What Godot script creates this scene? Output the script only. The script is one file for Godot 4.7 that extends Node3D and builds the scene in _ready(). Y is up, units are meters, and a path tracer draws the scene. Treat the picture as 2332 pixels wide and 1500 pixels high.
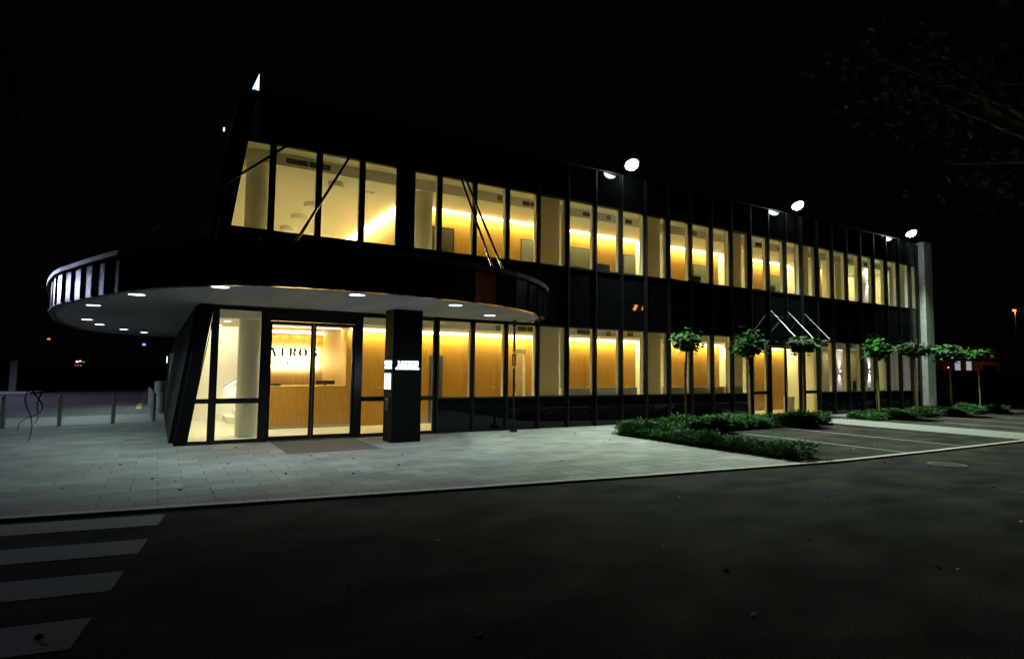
extends Node3D
# A two-storey glazed medical centre at night. The facade lies in the plane z = 0, x runs along it,
# its mullions stand one metre apart at whole numbers of x; the camera looks from z = 13.7.

var rng := RandomNumberGenerator.new()
var M := {}
var boxes := {}
var used := {}
var B: Node3D            # the building

# ------------------------------------------------------------------ materials
func lin(r: float, g: float, b: float, a := 1.0) -> Color:
	var c := Color(r, g, b).linear_to_srgb()
	c.a = a
	return c

func mat(key: String, c: Color, rough := 0.7, metal := 0.0) -> StandardMaterial3D:
	var m := StandardMaterial3D.new()
	m.resource_name = key
	m.albedo_color = c
	m.roughness = rough
	m.metallic = metal
	M[key] = m
	return m

func noise_tex(seed_: int, freq: float, lo: Color, hi: Color, size := 512, octaves := 4, kind := FastNoiseLite.TYPE_SIMPLEX_SMOOTH, mid := 0.5) -> NoiseTexture2D:
	var n := FastNoiseLite.new()
	n.seed = seed_
	n.noise_type = kind
	n.frequency = freq
	n.fractal_octaves = octaves
	var t := NoiseTexture2D.new()
	t.width = size
	t.height = size
	t.seamless = true
	t.noise = n
	var g := Gradient.new()
	g.set_color(0, lo)
	g.set_color(1, hi)
	g.add_point(mid, lo.lerp(hi, 0.5))
	t.color_ramp = g
	return t

func triplanar(m: StandardMaterial3D, t: Texture2D, scale: Vector3) -> void:
	m.albedo_texture = t
	m.uv1_triplanar = true
	m.uv1_world_triplanar = true
	m.uv1_scale = scale

func relief(m: StandardMaterial3D, t: Texture2D, cm: float) -> void:
	m.heightmap_enabled = true
	m.heightmap_texture = t
	m.heightmap_scale = cm

func glow(key: String, c: Color, e: float) -> StandardMaterial3D:
	var m := mat(key, Color(0.6, 0.6, 0.6), 0.5)
	m.emission_enabled = true
	m.emission = c
	m.emission_energy_multiplier = e
	return m

func make_materials() -> void:
	# road and ground
	var a := mat("asphalt", Color.WHITE, 0.95)
	a.metallic_specular = 0.15
	triplanar(a, noise_tex(3, 0.22, lin(0.008, 0.008, 0.007), lin(0.165, 0.160, 0.147), 1024, 3), Vector3(0.27, 0.27, 0.27))
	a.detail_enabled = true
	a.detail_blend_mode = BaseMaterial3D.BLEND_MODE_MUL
	a.detail_albedo = noise_tex(17, 0.011, Color(0.52, 0.52, 0.52), Color(1, 1, 1), 512, 5)  # broad blotches put the dappled leaf shade into the asphalt colour
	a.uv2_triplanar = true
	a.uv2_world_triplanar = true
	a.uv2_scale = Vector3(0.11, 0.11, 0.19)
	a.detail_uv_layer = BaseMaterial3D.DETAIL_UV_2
	relief(a, noise_tex(5, 0.16, Color.BLACK, Color.WHITE, 1024, 3), 0.7)
	var lot := mat("lot_asphalt", Color.WHITE, 0.9)
	triplanar(lot, noise_tex(31, 0.05, lin(0.05, 0.05, 0.05), lin(0.11, 0.11, 0.11), 512, 5), Vector3(0.15, 0.15, 0.15))
	var stone := noise_tex(9, 0.12, Color(0.86, 0.86, 0.86), Color(1, 1, 1), 1024, 5)
	var stains := noise_tex(19, 0.013, Color(0.82, 0.82, 0.83), Color(1, 1, 1), 512, 4)
	for i in 5:
		var v: float = [0.25, 0.275, 0.295, 0.315, 0.345][i]
		var m := mat("paver_%d" % i, lin(v, v * [0.985, 1.0, 0.99, 0.985, 0.98][i], v * [0.95, 0.97, 0.93, 0.96, 0.93][i]), 0.86)
		triplanar(m, stone, Vector3(0.8, 0.8, 0.8))
		m.detail_enabled = true
		m.detail_blend_mode = BaseMaterial3D.BLEND_MODE_MUL
		m.detail_albedo = stains
		m.uv2_triplanar = true
		m.uv2_world_triplanar = true
		m.uv2_scale = Vector3(0.13, 0.13, 0.13)
		m.detail_uv_layer = BaseMaterial3D.DETAIL_UV_2
	mat("joint", lin(0.05, 0.05, 0.045), 0.95)
	var kerb := mat("kerb", lin(0.42, 0.42, 0.40), 0.85)
	triplanar(kerb, stone, Vector3(1.3, 1.3, 1.3))
	var path := mat("path", lin(0.24, 0.24, 0.23), 0.88)
	triplanar(path, noise_tex(41, 0.03, Color(0.8, 0.8, 0.8), Color(1, 1, 1), 512, 5), Vector3(0.5, 0.5, 0.5))
	var paint := mat("paint", lin(0.28, 0.29, 0.285), 0.8)
	triplanar(paint, noise_tex(23, 0.06, Color(0.40, 0.40, 0.40), Color(1, 1, 1), 1024, 5, FastNoiseLite.TYPE_SIMPLEX_SMOOTH, 0.35), Vector3(1.1, 1.1, 1.1))
	mat("yellow_paint", lin(0.5, 0.3, 0.06), 0.8)
	var matm := mat("door_mat", lin(0.14, 0.135, 0.14), 0.95)
	triplanar(matm, noise_tex(25, 0.3, Color(0.6, 0.6, 0.6), Color(1, 1, 1), 512, 2), Vector3(2, 2, 2))
	var soil := mat("soil", lin(0.07, 0.05, 0.03), 0.98)
	triplanar(soil, noise_tex(27, 0.08, Color(0.45, 0.42, 0.36), Color(1, 0.95, 0.8), 512, 5), Vector3(1.5, 1.5, 1.5))
	mat("grate_iron", lin(0.10, 0.10, 0.10), 0.7, 0.3)
	mat("grass", lin(0.02, 0.03, 0.012), 0.95)
	# building skin
	mat("black_metal", lin(0.009, 0.009, 0.010), 0.4, 0.2)
	mat("cap_metal", lin(0.010, 0.0104, 0.011), 0.42, 0.2)
	var bg := mat("black_glass", lin(0.004, 0.005, 0.005), 0.02)
	bg.metallic_specular = 0.34
	var zinc := mat("zinc", lin(0.045, 0.047, 0.051), 0.31, 1.0)
	zinc.roughness_texture = noise_tex(51, 0.02, Color(0.55, 0.55, 0.55), Color(1, 1, 1), 256, 4)
	zinc.uv1_triplanar = true
	zinc.uv1_world_triplanar = true
	mat("zinc_light", lin(0.08, 0.083, 0.087), 0.45, 0.7)
	var soffit := mat("soffit", lin(0.34, 0.345, 0.37), 0.85)
	triplanar(soffit, noise_tex(53, 0.008, Color(0.86, 0.86, 0.86), Color(1, 1, 1), 512, 4), Vector3(0.3, 0.3, 0.05))
	var conc := mat("concrete", lin(0.52, 0.53, 0.52), 0.8)
	triplanar(conc, noise_tex(55, 0.02, Color(0.8, 0.8, 0.8), Color(1, 1, 1), 512, 5), Vector3(0.6, 0.25, 0.6))
	var g := mat("glass", Color(0.12, 0.14, 0.13, 0.04), 0.02)
	g.transparency = BaseMaterial3D.TRANSPARENCY_ALPHA
	mat("steel", lin(0.5, 0.5, 0.5), 0.42, 0.75)
	mat("rib_highlight", lin(0.16, 0.16, 0.165), 0.4, 0.4)  # paler tone that paints the light caught on the rib edges
	mat("stay_metal", lin(0.01, 0.01, 0.011), 0.25, 0.0)
	mat("rod_steel", lin(0.55, 0.56, 0.57), 0.35, 0.9)
	mat("black_paint", lin(0.005, 0.005, 0.006), 0.65).metallic_specular = 0.2
	# interior
	mat("white_wall", lin(0.78, 0.77, 0.72), 0.9)
	mat("white_trim", lin(0.74, 0.74, 0.70), 0.6)
	var fr := mat("translucent_panel", lin(0.70, 0.68, 0.60), 0.8)
	fr.backlight_enabled = true
	fr.backlight = lin(0.55, 0.52, 0.42)  # translucence added so the wall panels pick up room light
	mat("ceiling", lin(0.80, 0.79, 0.76), 0.92)
	mat("floor", lin(0.62, 0.60, 0.54), 0.35)
	mat("violet_wall", lin(0.36, 0.32, 0.31), 0.8)
	var grain := noise_tex(61, 0.02, Color(0.80, 0.76, 0.70), Color(1, 1, 1), 1024, 5)
	for i in 3:
		var k: float = [0.95, 1.0, 1.06][i]
		var wd := mat("wood_%d" % i, lin(0.46 * k, 0.238 * k, 0.038 * k), 0.55)
		triplanar(wd, grain, Vector3(1.7, 0.055, 1.7))
		wd.uv1_offset = Vector3(i * 0.37, i * 0.21, 0)
	var lw := mat("pale_wood", lin(0.56, 0.37, 0.13), 0.55)
	triplanar(lw, grain, Vector3(1.7, 0.055, 1.7))
	mat("grey_glass", lin(0.17, 0.17, 0.15), 0.25)
	mat("vent_dark", lin(0.05, 0.05, 0.045), 0.7)
	mat("speaker_cloth", lin(0.30, 0.29, 0.25), 0.9)
	mat("elevator_steel", lin(0.16, 0.14, 0.12), 0.3, 0.7)
	mat("dark_plastic", lin(0.015, 0.015, 0.016), 0.45)
	mat("red_plastic", lin(0.5, 0.03, 0.02), 0.5)
	# plants
	for i in 3:
		var k: float = [0.8, 1.0, 1.3][i]
		var lf := mat("leaf_%d" % i, Color.WHITE, 0.6)
		lf.metallic_specular = 0.22
		lf.vertex_color_use_as_albedo = true
		lf.backlight_enabled = true
		lf.backlight = lin(0.03 * k, 0.07 * k, 0.015)
	var jn := mat("juniper", Color.WHITE, 0.7)
	jn.vertex_color_use_as_albedo = true
	mat("bark", lin(0.11, 0.075, 0.045), 0.9)
	var stk := mat("stake", lin(0.36, 0.24, 0.08), 0.8)
	triplanar(stk, grain, Vector3(3, 0.4, 3))
	mat("dead_leaf", lin(0.10, 0.07, 0.03), 0.8)
	mat("dark_leaf", lin(0.02, 0.017, 0.012), 1.0).metallic_specular = 0.1
	mat("yellow_leaf", lin(0.30, 0.24, 0.05), 0.7)
	# surroundings
	var pl := mat("old_plaster", lin(0.30, 0.28, 0.20), 0.95)
	triplanar(pl, noise_tex(71, 0.015, Color(0.6, 0.6, 0.58), Color(1, 1, 1), 512, 5), Vector3(0.2, 0.2, 0.2))
	mat("house_wall", lin(0.30, 0.14, 0.07), 0.9)
	mat("roof_tile", lin(0.05, 0.025, 0.018), 0.85)
	# light sources
	glow("led_warm", Color(1.0, 0.95, 0.78), 6.0)
	glow("led_cool", Color(0.86, 0.93, 1.0), 9.0)
	glow("flood_glow", Color(0.93, 1.0, 0.97), 45.0)
	glow("sign_glow", Color(0.80, 0.88, 1.0), 7.0)
	glow("sign_panel", Color(0.84, 0.90, 1.0), 3.5)
	glow("sconce_glow", Color(0.95, 0.93, 1.0), 6.0)
	glow("window_glow", Color(0.80, 0.86, 0.92), 0.45)
	glow("lamp_orange", Color(1.0, 0.45, 0.12), 5.0)
	glow("mirror_lamp", Color(1.0, 0.62, 0.30), 42.0)
	glow("lamp_red", Color(1.0, 0.5, 0.35), 1.2)
	glow("lamp_blue", Color(0.35, 0.45, 1.0), 4.0)
	glow("lamp_green", Color(0.2, 0.8, 0.5), 0.8)
	glow("lamp_white", Color(1.0, 0.85, 0.75), 2.5)
	glow("roof_glow", Color(0.55, 0.75, 1.0), 4.0)  # emission for the painted roof corner glint and the eaves dot

# ------------------------------------------------------------------ building blocks
func box(s: Vector3) -> BoxMesh:
	var k := "%.4f,%.4f,%.4f" % [s.x, s.y, s.z]
	if not boxes.has(k):
		var b := BoxMesh.new()
		b.size = s
		boxes[k] = b
	return boxes[k]

func put(parent: Node, called: String, mesh: Mesh, material: String, at := Vector3.ZERO, turn := Vector3.ZERO) -> MeshInstance3D:
	var n := MeshInstance3D.new()
	n.name = called
	n.mesh = mesh
	n.material_override = M[material]
	n.position = at
	n.rotation = turn
	parent.add_child(n, true)
	return n

# a box from corner to corner
func bb(parent: Node, called: String, material: String, x0: float, x1: float, y0: float, y1: float, z0: float, z1: float) -> MeshInstance3D:
	return put(parent, called, box(Vector3(absf(x1 - x0), absf(y1 - y0), absf(z1 - z0))), material, Vector3(x0 + x1, y0 + y1, z0 + z1) / 2.0 - offset_of(parent))

func offset_of(n: Node) -> Vector3:
	var o := Vector3.ZERO
	while n != self and n is Node3D:
		o += n.position
		n = n.get_parent()
	return o

func numbered(called: String) -> String:
	var k: int = used.get(called, 0)
	used[called] = k + 1
	return called if k == 0 else "%s_%03d" % [called, k]

func thing(called: String, label: String, category: String, at := Vector3.ZERO, group := "") -> Node3D:
	var o := Node3D.new()
	o.name = numbered(called)
	add_child(o)
	o.position = at
	tag(o, label, category, group)
	return o

func tag(o: Node, label: String, category: String, group := "") -> void:
	o.set_meta("label", label)
	o.set_meta("category", category)
	if group:
		o.set_meta("group", group)

func group_node(parent: Node, called: String, at := Vector3.ZERO) -> Node3D:
	var o := Node3D.new()
	o.name = called
	parent.add_child(o, true)
	o.position = at
	return o

func structure(called: String, mesh: Mesh, material: String, at := Vector3.ZERO) -> MeshInstance3D:
	var n := put(self, numbered(called), mesh, material, at)
	n.set_meta("kind", "structure")
	return n

func new_st() -> SurfaceTool:
	var st := SurfaceTool.new()
	st.begin(Mesh.PRIMITIVE_TRIANGLES)
	st.set_smooth_group(-1)
	return st

func done(st: SurfaceTool) -> ArrayMesh:
	st.generate_normals()
	return st.commit()

func quad(st: SurfaceTool, a: Vector3, b: Vector3, c: Vector3, d: Vector3) -> void:
	for v in [a, b, c, a, c, d]:
		st.add_vertex(v)

# prism of a polygon in the xy plane between two z
func prism_xy(p: PackedVector2Array, z0: float, z1: float) -> ArrayMesh:
	var st := new_st()
	var t := Geometry2D.triangulate_polygon(p)
	for i in range(0, t.size(), 3):
		for k in 3:
			st.add_vertex(Vector3(p[t[i + k]].x, p[t[i + k]].y, z1))
		for k in 3:
			var q := p[t[i + 2 - k]]
			st.add_vertex(Vector3(q.x, q.y, z0))
	for i in p.size():
		var a := p[i]
		var b := p[(i + 1) % p.size()]
		quad(st, Vector3(a.x, a.y, z0), Vector3(b.x, b.y, z0), Vector3(b.x, b.y, z1), Vector3(a.x, a.y, z1))
	return done(st)

# prism of a polygon in the xz plane between two heights
func prism_xz(p: PackedVector2Array, y0: float, y1: float) -> ArrayMesh:
	var st := new_st()
	var t := Geometry2D.triangulate_polygon(p)
	for i in range(0, t.size(), 3):
		for k in 3:
			st.add_vertex(Vector3(p[t[i + k]].x, y1, p[t[i + k]].y))
		for k in 3:
			var q := p[t[i + 2 - k]]
			st.add_vertex(Vector3(q.x, y0, q.y))
	for i in p.size():
		var a := p[i]
		var b := p[(i + 1) % p.size()]
		quad(st, Vector3(a.x, y0, a.y), Vector3(b.x, y0, b.y), Vector3(b.x, y1, b.y), Vector3(a.x, y1, a.y))
	return done(st)

func tube(points: Array, radii: Array, sides := 8) -> ArrayMesh:
	var st := SurfaceTool.new()
	st.begin(Mesh.PRIMITIVE_TRIANGLES)
	st.set_smooth_group(0)
	var rings := []
	for i in points.size():
		var d: Vector3 = (points[mini(i + 1, points.size() - 1)] - points[maxi(i - 1, 0)]).normalized()
		var u := d.cross(Vector3(0.31, 0.2, 0.93)).normalized()
		var w := d.cross(u)
		var ring := []
		for k in sides:
			var an := TAU * k / sides
			ring.append(points[i] + (u * cos(an) + w * sin(an)) * radii[i])
		rings.append(ring)
	for i in points.size() - 1:
		for k in sides:
			var k2 := (k + 1) % sides
			quad(st, rings[i][k], rings[i + 1][k], rings[i + 1][k2], rings[i][k2])
	for e in [0, points.size() - 1]:
		for k in range(1, sides - 1):
			for v in [rings[e][0], rings[e][k], rings[e][k + 1]]:
				st.add_vertex(v)
	return done(st)

func rod(parent: Node, called: String, material: String, a: Vector3, b: Vector3, r: float, sides := 8) -> MeshInstance3D:
	return put(parent, called, tube([a, b], [r, r], sides), material, -offset_of(parent))

func cyl(r: float, h: float, seg := 24, top := -1.0) -> CylinderMesh:
	var c := CylinderMesh.new()
	c.bottom_radius = r
	c.top_radius = r if top < 0.0 else top
	c.height = h
	c.radial_segments = seg
	c.rings = 1
	return c

func add_area(parent: Node, called: String, at: Vector3, towards: Vector3, size: Vector2, color: Color, energy: float, up := Vector3(0, 0, 1)) -> AreaLight3D:
	var l := AreaLight3D.new()
	l.name = called
	parent.add_child(l, true)
	l.area_size = size
	l.light_color = color
	l.light_energy = energy
	l.shadow_enabled = true
	l.area_range = 40.0
	l.look_at_from_position(at, at + towards, up)
	return l

func add_spot(parent: Node, called: String, at: Vector3, towards: Vector3, color: Color, energy: float, angle: float, size := 0.1, blend := 0.6) -> SpotLight3D:
	var l := SpotLight3D.new()
	l.name = called
	parent.add_child(l, true)
	l.light_color = color
	l.light_energy = energy
	l.spot_angle = angle
	l.spot_angle_attenuation = blend
	l.spot_range = 60.0
	l.spot_attenuation = 2.0
	l.light_size = size
	l.shadow_enabled = true
	l.look_at_from_position(at, at + towards, Vector3(0, 0, 1) if absf(towards.normalized().z) < 0.9 else Vector3.UP)
	return l

func text_mesh(s: String, height: float, depth: float, font_name := "Droid Serif", bold := true) -> TextMesh:
	var f := SystemFont.new()
	f.font_names = PackedStringArray([font_name])
	f.font_weight = 700 if bold else 400
	var t := TextMesh.new()
	t.font = f
	t.font_size = 64
	t.text = s
	t.pixel_size = height / 46.0
	t.depth = depth
	t.curve_step = 2.0
	return t

# ------------------------------------------------------------------ main
func _ready() -> void:
	rng.seed = 11
	# camera
	var cam := Camera3D.new()
	cam.name = "camera"
	cam.position = Vector3(0, 1.6, 13.747)
	cam.rotation = Vector3(deg_to_rad(3.839), deg_to_rad(-30.731), deg_to_rad(0.667))
	cam.fov = 57.87
	cam.near = 0.05
	cam.far = 900.0
	add_child(cam)
	# night sky
	var env := Environment.new()
	env.background_mode = Environment.BG_SKY
	var sky := Sky.new()
	var sm := ProceduralSkyMaterial.new()
	sm.sky_top_color = Color(0.055, 0.058, 0.062)
	sm.sky_horizon_color = Color(0.068, 0.07, 0.074)
	sm.ground_bottom_color = Color(0.02, 0.02, 0.02)
	sm.ground_horizon_color = Color(0.04, 0.04, 0.05)
	sm.sky_energy_multiplier = 0.12
	sm.ground_energy_multiplier = 0.12
	sky.sky_material = sm
	env.sky = sky
	env.tonemap_mode = Environment.TONE_MAPPER_LINEAR
	env.tonemap_exposure = 1.0
	env.sdfgi_enabled = true
	env.ssao_enabled = true
	env.ssil_enabled = true
	var we := WorldEnvironment.new()
	we.name = "world"
	we.environment = env
	add_child(we)
	make_materials()
	print("ground")
	build_ground()
	print("building")
	build_shell()
	build_facade()
	build_side_wall()
	build_interior()
	build_reception()
	print("canopy")
	build_canopy()
	build_pillar()
	build_small_canopy()
	build_flood_lights()
	print("plants")
	build_beds()
	build_trees()
	build_overhanging_trees()
	print("surroundings")
	build_left_yard()
	build_background()
	build_litter()
	print("ready")

# ------------------------------------------------------------------ ground
const KERB := [Vector2(-14.0, 3.55), Vector2(-8.0, 4.62), Vector2(-1.32, 5.68), Vector2(0.16, 5.91), Vector2(3.27, 6.40), Vector2(6.4, 6.84), Vector2(9.77, 7.25), Vector2(10.9, 7.37), Vector2(12.55, 7.42), Vector2(14.5, 7.47), Vector2(18.3, 7.52), Vector2(24.0, 7.56), Vector2(34.0, 7.6)]

func build_ground() -> void:
	structure("ground", prism_xz(PackedVector2Array([Vector2(-250, -300), Vector2(350, -300), Vector2(350, 120), Vector2(-250, 120)]), -0.5, -0.06), "grass")
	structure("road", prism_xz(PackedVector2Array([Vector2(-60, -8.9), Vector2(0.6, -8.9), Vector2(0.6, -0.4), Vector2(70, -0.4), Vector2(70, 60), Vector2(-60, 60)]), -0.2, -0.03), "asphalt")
	structure("parking_lot", prism_xz(PackedVector2Array([Vector2(-60, -42), Vector2(30, -42), Vector2(30, -11), Vector2(0.3, -8.9), Vector2(-60, -8.9)]), -0.2, -0.03), "lot_asphalt")
	# paving of staggered slabs, cut along the kerb, the bed and the door mat
	var region := PackedVector2Array([Vector2(-14, -3.5), Vector2(0.36, -6.02), Vector2(0.36, 0.0), Vector2(18.7, 0.0), Vector2(18.7, 1.44), Vector2(12.2, 1.44), Vector2(10.28, 1.75), Vector2(9.95, 2.33), Vector2(9.95, 7.15)])
	for i in range(6, -1, -1):
		region.append(KERB[i] + Vector2(0, -0.125))
	region.remove_at(9)
	var pave := structure("pavement", prism_xz(region, -0.15, -0.022), "joint")
	var hole := PackedVector2Array([Vector2(2.15, -1), Vector2(3.93, -1), Vector2(3.93, 2.15), Vector2(2.15, 2.15)])
	var full := paver_mesh(PackedVector2Array([Vector2(-0.298, -0.158), Vector2(0.298, -0.158), Vector2(0.298, 0.158), Vector2(-0.298, 0.158)]))
	var spots := []
	var j := 0
	var z := -6.5
	while z < 7.4:
		var x := -13.8 + (0.3 if j % 2 else 0.0) + 0.08
		while x < 18.9:
			spots.append(Vector2(x, z + 0.16))
			x += 0.6
		z += 0.32
		j += 1
	spots.sort_custom(func(a, b): return a.distance_squared_to(Vector2(0, 13.7)) < b.distance_squared_to(Vector2(0, 13.7)))
	var shown := 0
	var rest := [[], [], [], [], []]
	var restcut := new_st()
	for s in spots:
		var rect := PackedVector2Array([s + Vector2(-0.298, -0.158), s + Vector2(0.298, -0.158), s + Vector2(0.298, 0.158), s + Vector2(-0.298, 0.158)])
		var inside := Geometry2D.intersect_polygons(rect, region)
		var which := rng.randi() % 5
		var drop := rng.randf() * 0.0025
		if inside.is_empty():
			continue
		var cut := PackedVector2Array(inside[0])
		var holed := Geometry2D.clip_polygons(cut, hole)
		if holed.is_empty():
			continue
		cut = PackedVector2Array(holed[0])
		var whole := area_of(cut) > 0.596 * 0.316 * 0.995
		var ang := absf(atan2(s.x, 13.75 - s.y) - 0.536)
		if area_of(cut) < 0.006:
			continue
		if shown < 300 and ang < 0.74:
			shown += 1
			if whole:
				put(pave, "paver", full, "paver_%d" % which, Vector3(s.x, -drop, s.y))
			else:
				put(pave, "paver", paver_mesh(cut), "paver_%d" % which, Vector3(0, -drop, 0))
		elif whole:
			rest[which].append(Transform3D(Basis(), Vector3(s.x, -drop, s.y)))
		else:
			restcut.append_from(paver_mesh(cut), 0, Transform3D(Basis(), Vector3(0, -drop, 0)))
	for i in 5:
		var mm := MultiMesh.new()
		mm.transform_format = MultiMesh.TRANSFORM_3D
		mm.mesh = full
		mm.instance_count = rest[i].size()
		for k in rest[i].size():
			mm.set_instance_transform(k, rest[i][k])
		var mi := MultiMeshInstance3D.new()
		mi.name = "paver_field"
		mi.multimesh = mm
		mi.material_override = M["paver_%d" % i]
		mi.set_meta("kind", "stuff")
		pave.add_child(mi, true)
	var rc := put(pave, "cut_pavers", restcut.commit(), "paver_1")
	rc.set_meta("kind", "stuff")
	# recessed mat before the sliding door
	structure("entrance_mat", prism_xz(PackedVector2Array([Vector2(2.165, 0.01), Vector2(3.915, 0.01), Vector2(3.915, 2.135), Vector2(2.165, 2.135)]), -0.021, -0.004), "door_mat")
	# flush kerb stones along the road and the parking bays
	var kb := Node3D.new()
	kb.name = "kerb"
	kb.set_meta("kind", "structure")
	add_child(kb)
	for i in KERB.size() - 1:
		var a: Vector2 = KERB[i]
		var b: Vector2 = KERB[i + 1]
		var n := maxi(1, roundi(a.distance_to(b) / 1.0))
		for k in n:
			var p := a.lerp(b, (k + 0.004) / n)
			var q := a.lerp(b, (k + 0.996) / n)
			var w := (q - p).orthogonal().normalized() * 0.12
			if w.y > 0:
				w = -w
			put(kb, "kerb_stone", prism_xz(PackedVector2Array([p, q, q + w, p + w]), -0.16, 0.004), "kerb")
	# crossing stripes
	var right := [[Vector2(0.15, 6.09), Vector2(0.08, 6.57)], [Vector2(0.0, 7.09), Vector2(-0.07, 7.56)], [Vector2(-0.15, 8.03), Vector2(-0.22, 8.48)], [Vector2(-0.29, 8.97), Vector2(-0.36, 9.43)], [Vector2(-0.43, 9.92), Vector2(-0.5, 10.4)]]
	for r in right:
		var l := Vector2(-6.0, -1.02)
		structure("crossing_stripe", prism_xz(PackedVector2Array([r[0], r[1], r[1] + l, r[0] + l]), -0.0295, -0.026), "paint")
	# bay lines
	for ln in [[10.87, 2.75, 7.3], [13.5, 2.63, 7.33], [15.98, 2.63, 7.35], [23.1, 2.5, 7.4], [25.6, 2.5, 7.4], [28.1, 2.5, 7.4], [30.6, 2.5, 7.4]]:
		structure("bay_line", prism_xz(PackedVector2Array([Vector2(ln[0] - 0.05, ln[1]), Vector2(ln[0] + 0.05, ln[1]), Vector2(ln[0] + 0.05, ln[2]), Vector2(ln[0] - 0.05, ln[2])]), -0.0295, -0.026), "paint")
	# path to the second entrance, and the paving along the facade
	structure("path", prism_xz(PackedVector2Array([Vector2(18.75, 0.0), Vector2(20.95, 0.0), Vector2(20.95, 7.4), Vector2(18.75, 7.37)]), -0.15, -0.004), "path")
	structure("path", prism_xz(PackedVector2Array([Vector2(21.0, 0.0), Vector2(29.7, 0.0), Vector2(30.6, 0.8), Vector2(44, -6), Vector2(60, 4.5), Vector2(32.45, 2.4), Vector2(32.45, 1.44), Vector2(21.0, 1.44)]), -0.15, -0.006), "path")
	structure("pavement", prism_xz(PackedVector2Array([Vector2(-14, -3.6), Vector2(-14, -6.9), Vector2(0.34, -9.6), Vector2(0.34, -6.1)]), -0.15, 0.0), "path")
	var grate := thing("drain_cover", "round cast iron drain cover with square holes sunk in the dark asphalt", "drain cover", Vector3(12.35, -0.028, 8.42))
	put(grate, "rim", ring_mesh(0.24, 0.30, 0.012), "grate_iron")
	put(grate, "lid", cyl(0.235, 0.006, 32), "dark_plastic", Vector3(0, 0.003, 0))
	for i in range(-3, 4):
		put(grate, "bar", box(Vector3(0.022, 0.008, 2.0 * sqrt(0.225 * 0.225 - i * i * 0.0042))), "grate_iron", Vector3(i * 0.065, 0.009, 0))
	for i in range(-3, 4):
		put(grate, "bar", box(Vector3(2.0 * sqrt(0.225 * 0.225 - i * i * 0.0042), 0.006, 0.022)), "grate_iron", Vector3(0, 0.008, i * 0.065))

func ring_mesh(r0: float, r1: float, h: float) -> ArrayMesh:
	var st := new_st()
	for k in 36:
		var a := Vector3(cos(TAU * k / 36), 0, sin(TAU * k / 36))
		var b := Vector3(cos(TAU * (k + 1) / 36), 0, sin(TAU * (k + 1) / 36))
		var u := Vector3(0, h, 0)
		quad(st, a * r0 + u, b * r0 + u, b * r1 + u, a * r1 + u)
		quad(st, a * r1, b * r1, b * r1 + u, a * r1 + u)
		quad(st, a * r0, a * r0 + u, b * r0 + u, b * r0)
	return done(st)

func area_of(p: PackedVector2Array) -> float:
	var s := 0.0
	for i in p.size():
		s += p[i].cross(p[(i + 1) % p.size()])
	return absf(s) / 2.0

func paver_mesh(p: PackedVector2Array) -> ArrayMesh:
	# a slab with a small chamfer round its top
	var inner := Geometry2D.offset_polygon(p, -0.004)
	if inner.size() != 1 or inner[0].size() != p.size():
		return prism_xz(p, -0.03, 0.0)
	var q := PackedVector2Array(inner[0])
	var st := new_st()
	var t := Geometry2D.triangulate_polygon(q)
	for i in t:
		st.add_vertex(Vector3(q[i].x, 0.0, q[i].y))
	var first := 0
	for i in q.size():
		if q[i].distance_to(p[0]) < q[first].distance_to(p[0]):
			first = i
	var dir := 1 if q[(first + 1) % q.size()].distance_to(p[1]) < q[(first - 1 + q.size()) % q.size()].distance_to(p[1]) else -1
	for i in p.size():
		var i2 := (i + 1) % p.size()
		var a := p[i]
		var b := p[i2]
		var c := q[posmod(first + dir * i2, q.size())]
		var d := q[posmod(first + dir * i, q.size())]
		quad(st, Vector3(a.x, -0.004, a.y), Vector3(b.x, -0.004, b.y), Vector3(c.x, 0, c.y), Vector3(d.x, 0, d.y))
		quad(st, Vector3(a.x, -0.03, a.y), Vector3(b.x, -0.03, b.y), Vector3(b.x, -0.004, b.y), Vector3(a.x, -0.004, a.y))
	return done(st)

# ------------------------------------------------------------------ building
const HEAD := 2.81      # lower window head
const SILL := 0.877
const SILL2 := 4.556
const HEAD2 := 6.493
const TOP := 7.62
const F2 := 3.68
const BACK := -2.5      # the wooden corridor wall
const BULK := -0.95     # the face of the lowered ceiling
const LEAN := 0.139
const ENDX := 29.62

func edge(y: float) -> float:
	return 0.34 + LEAN * y

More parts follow.
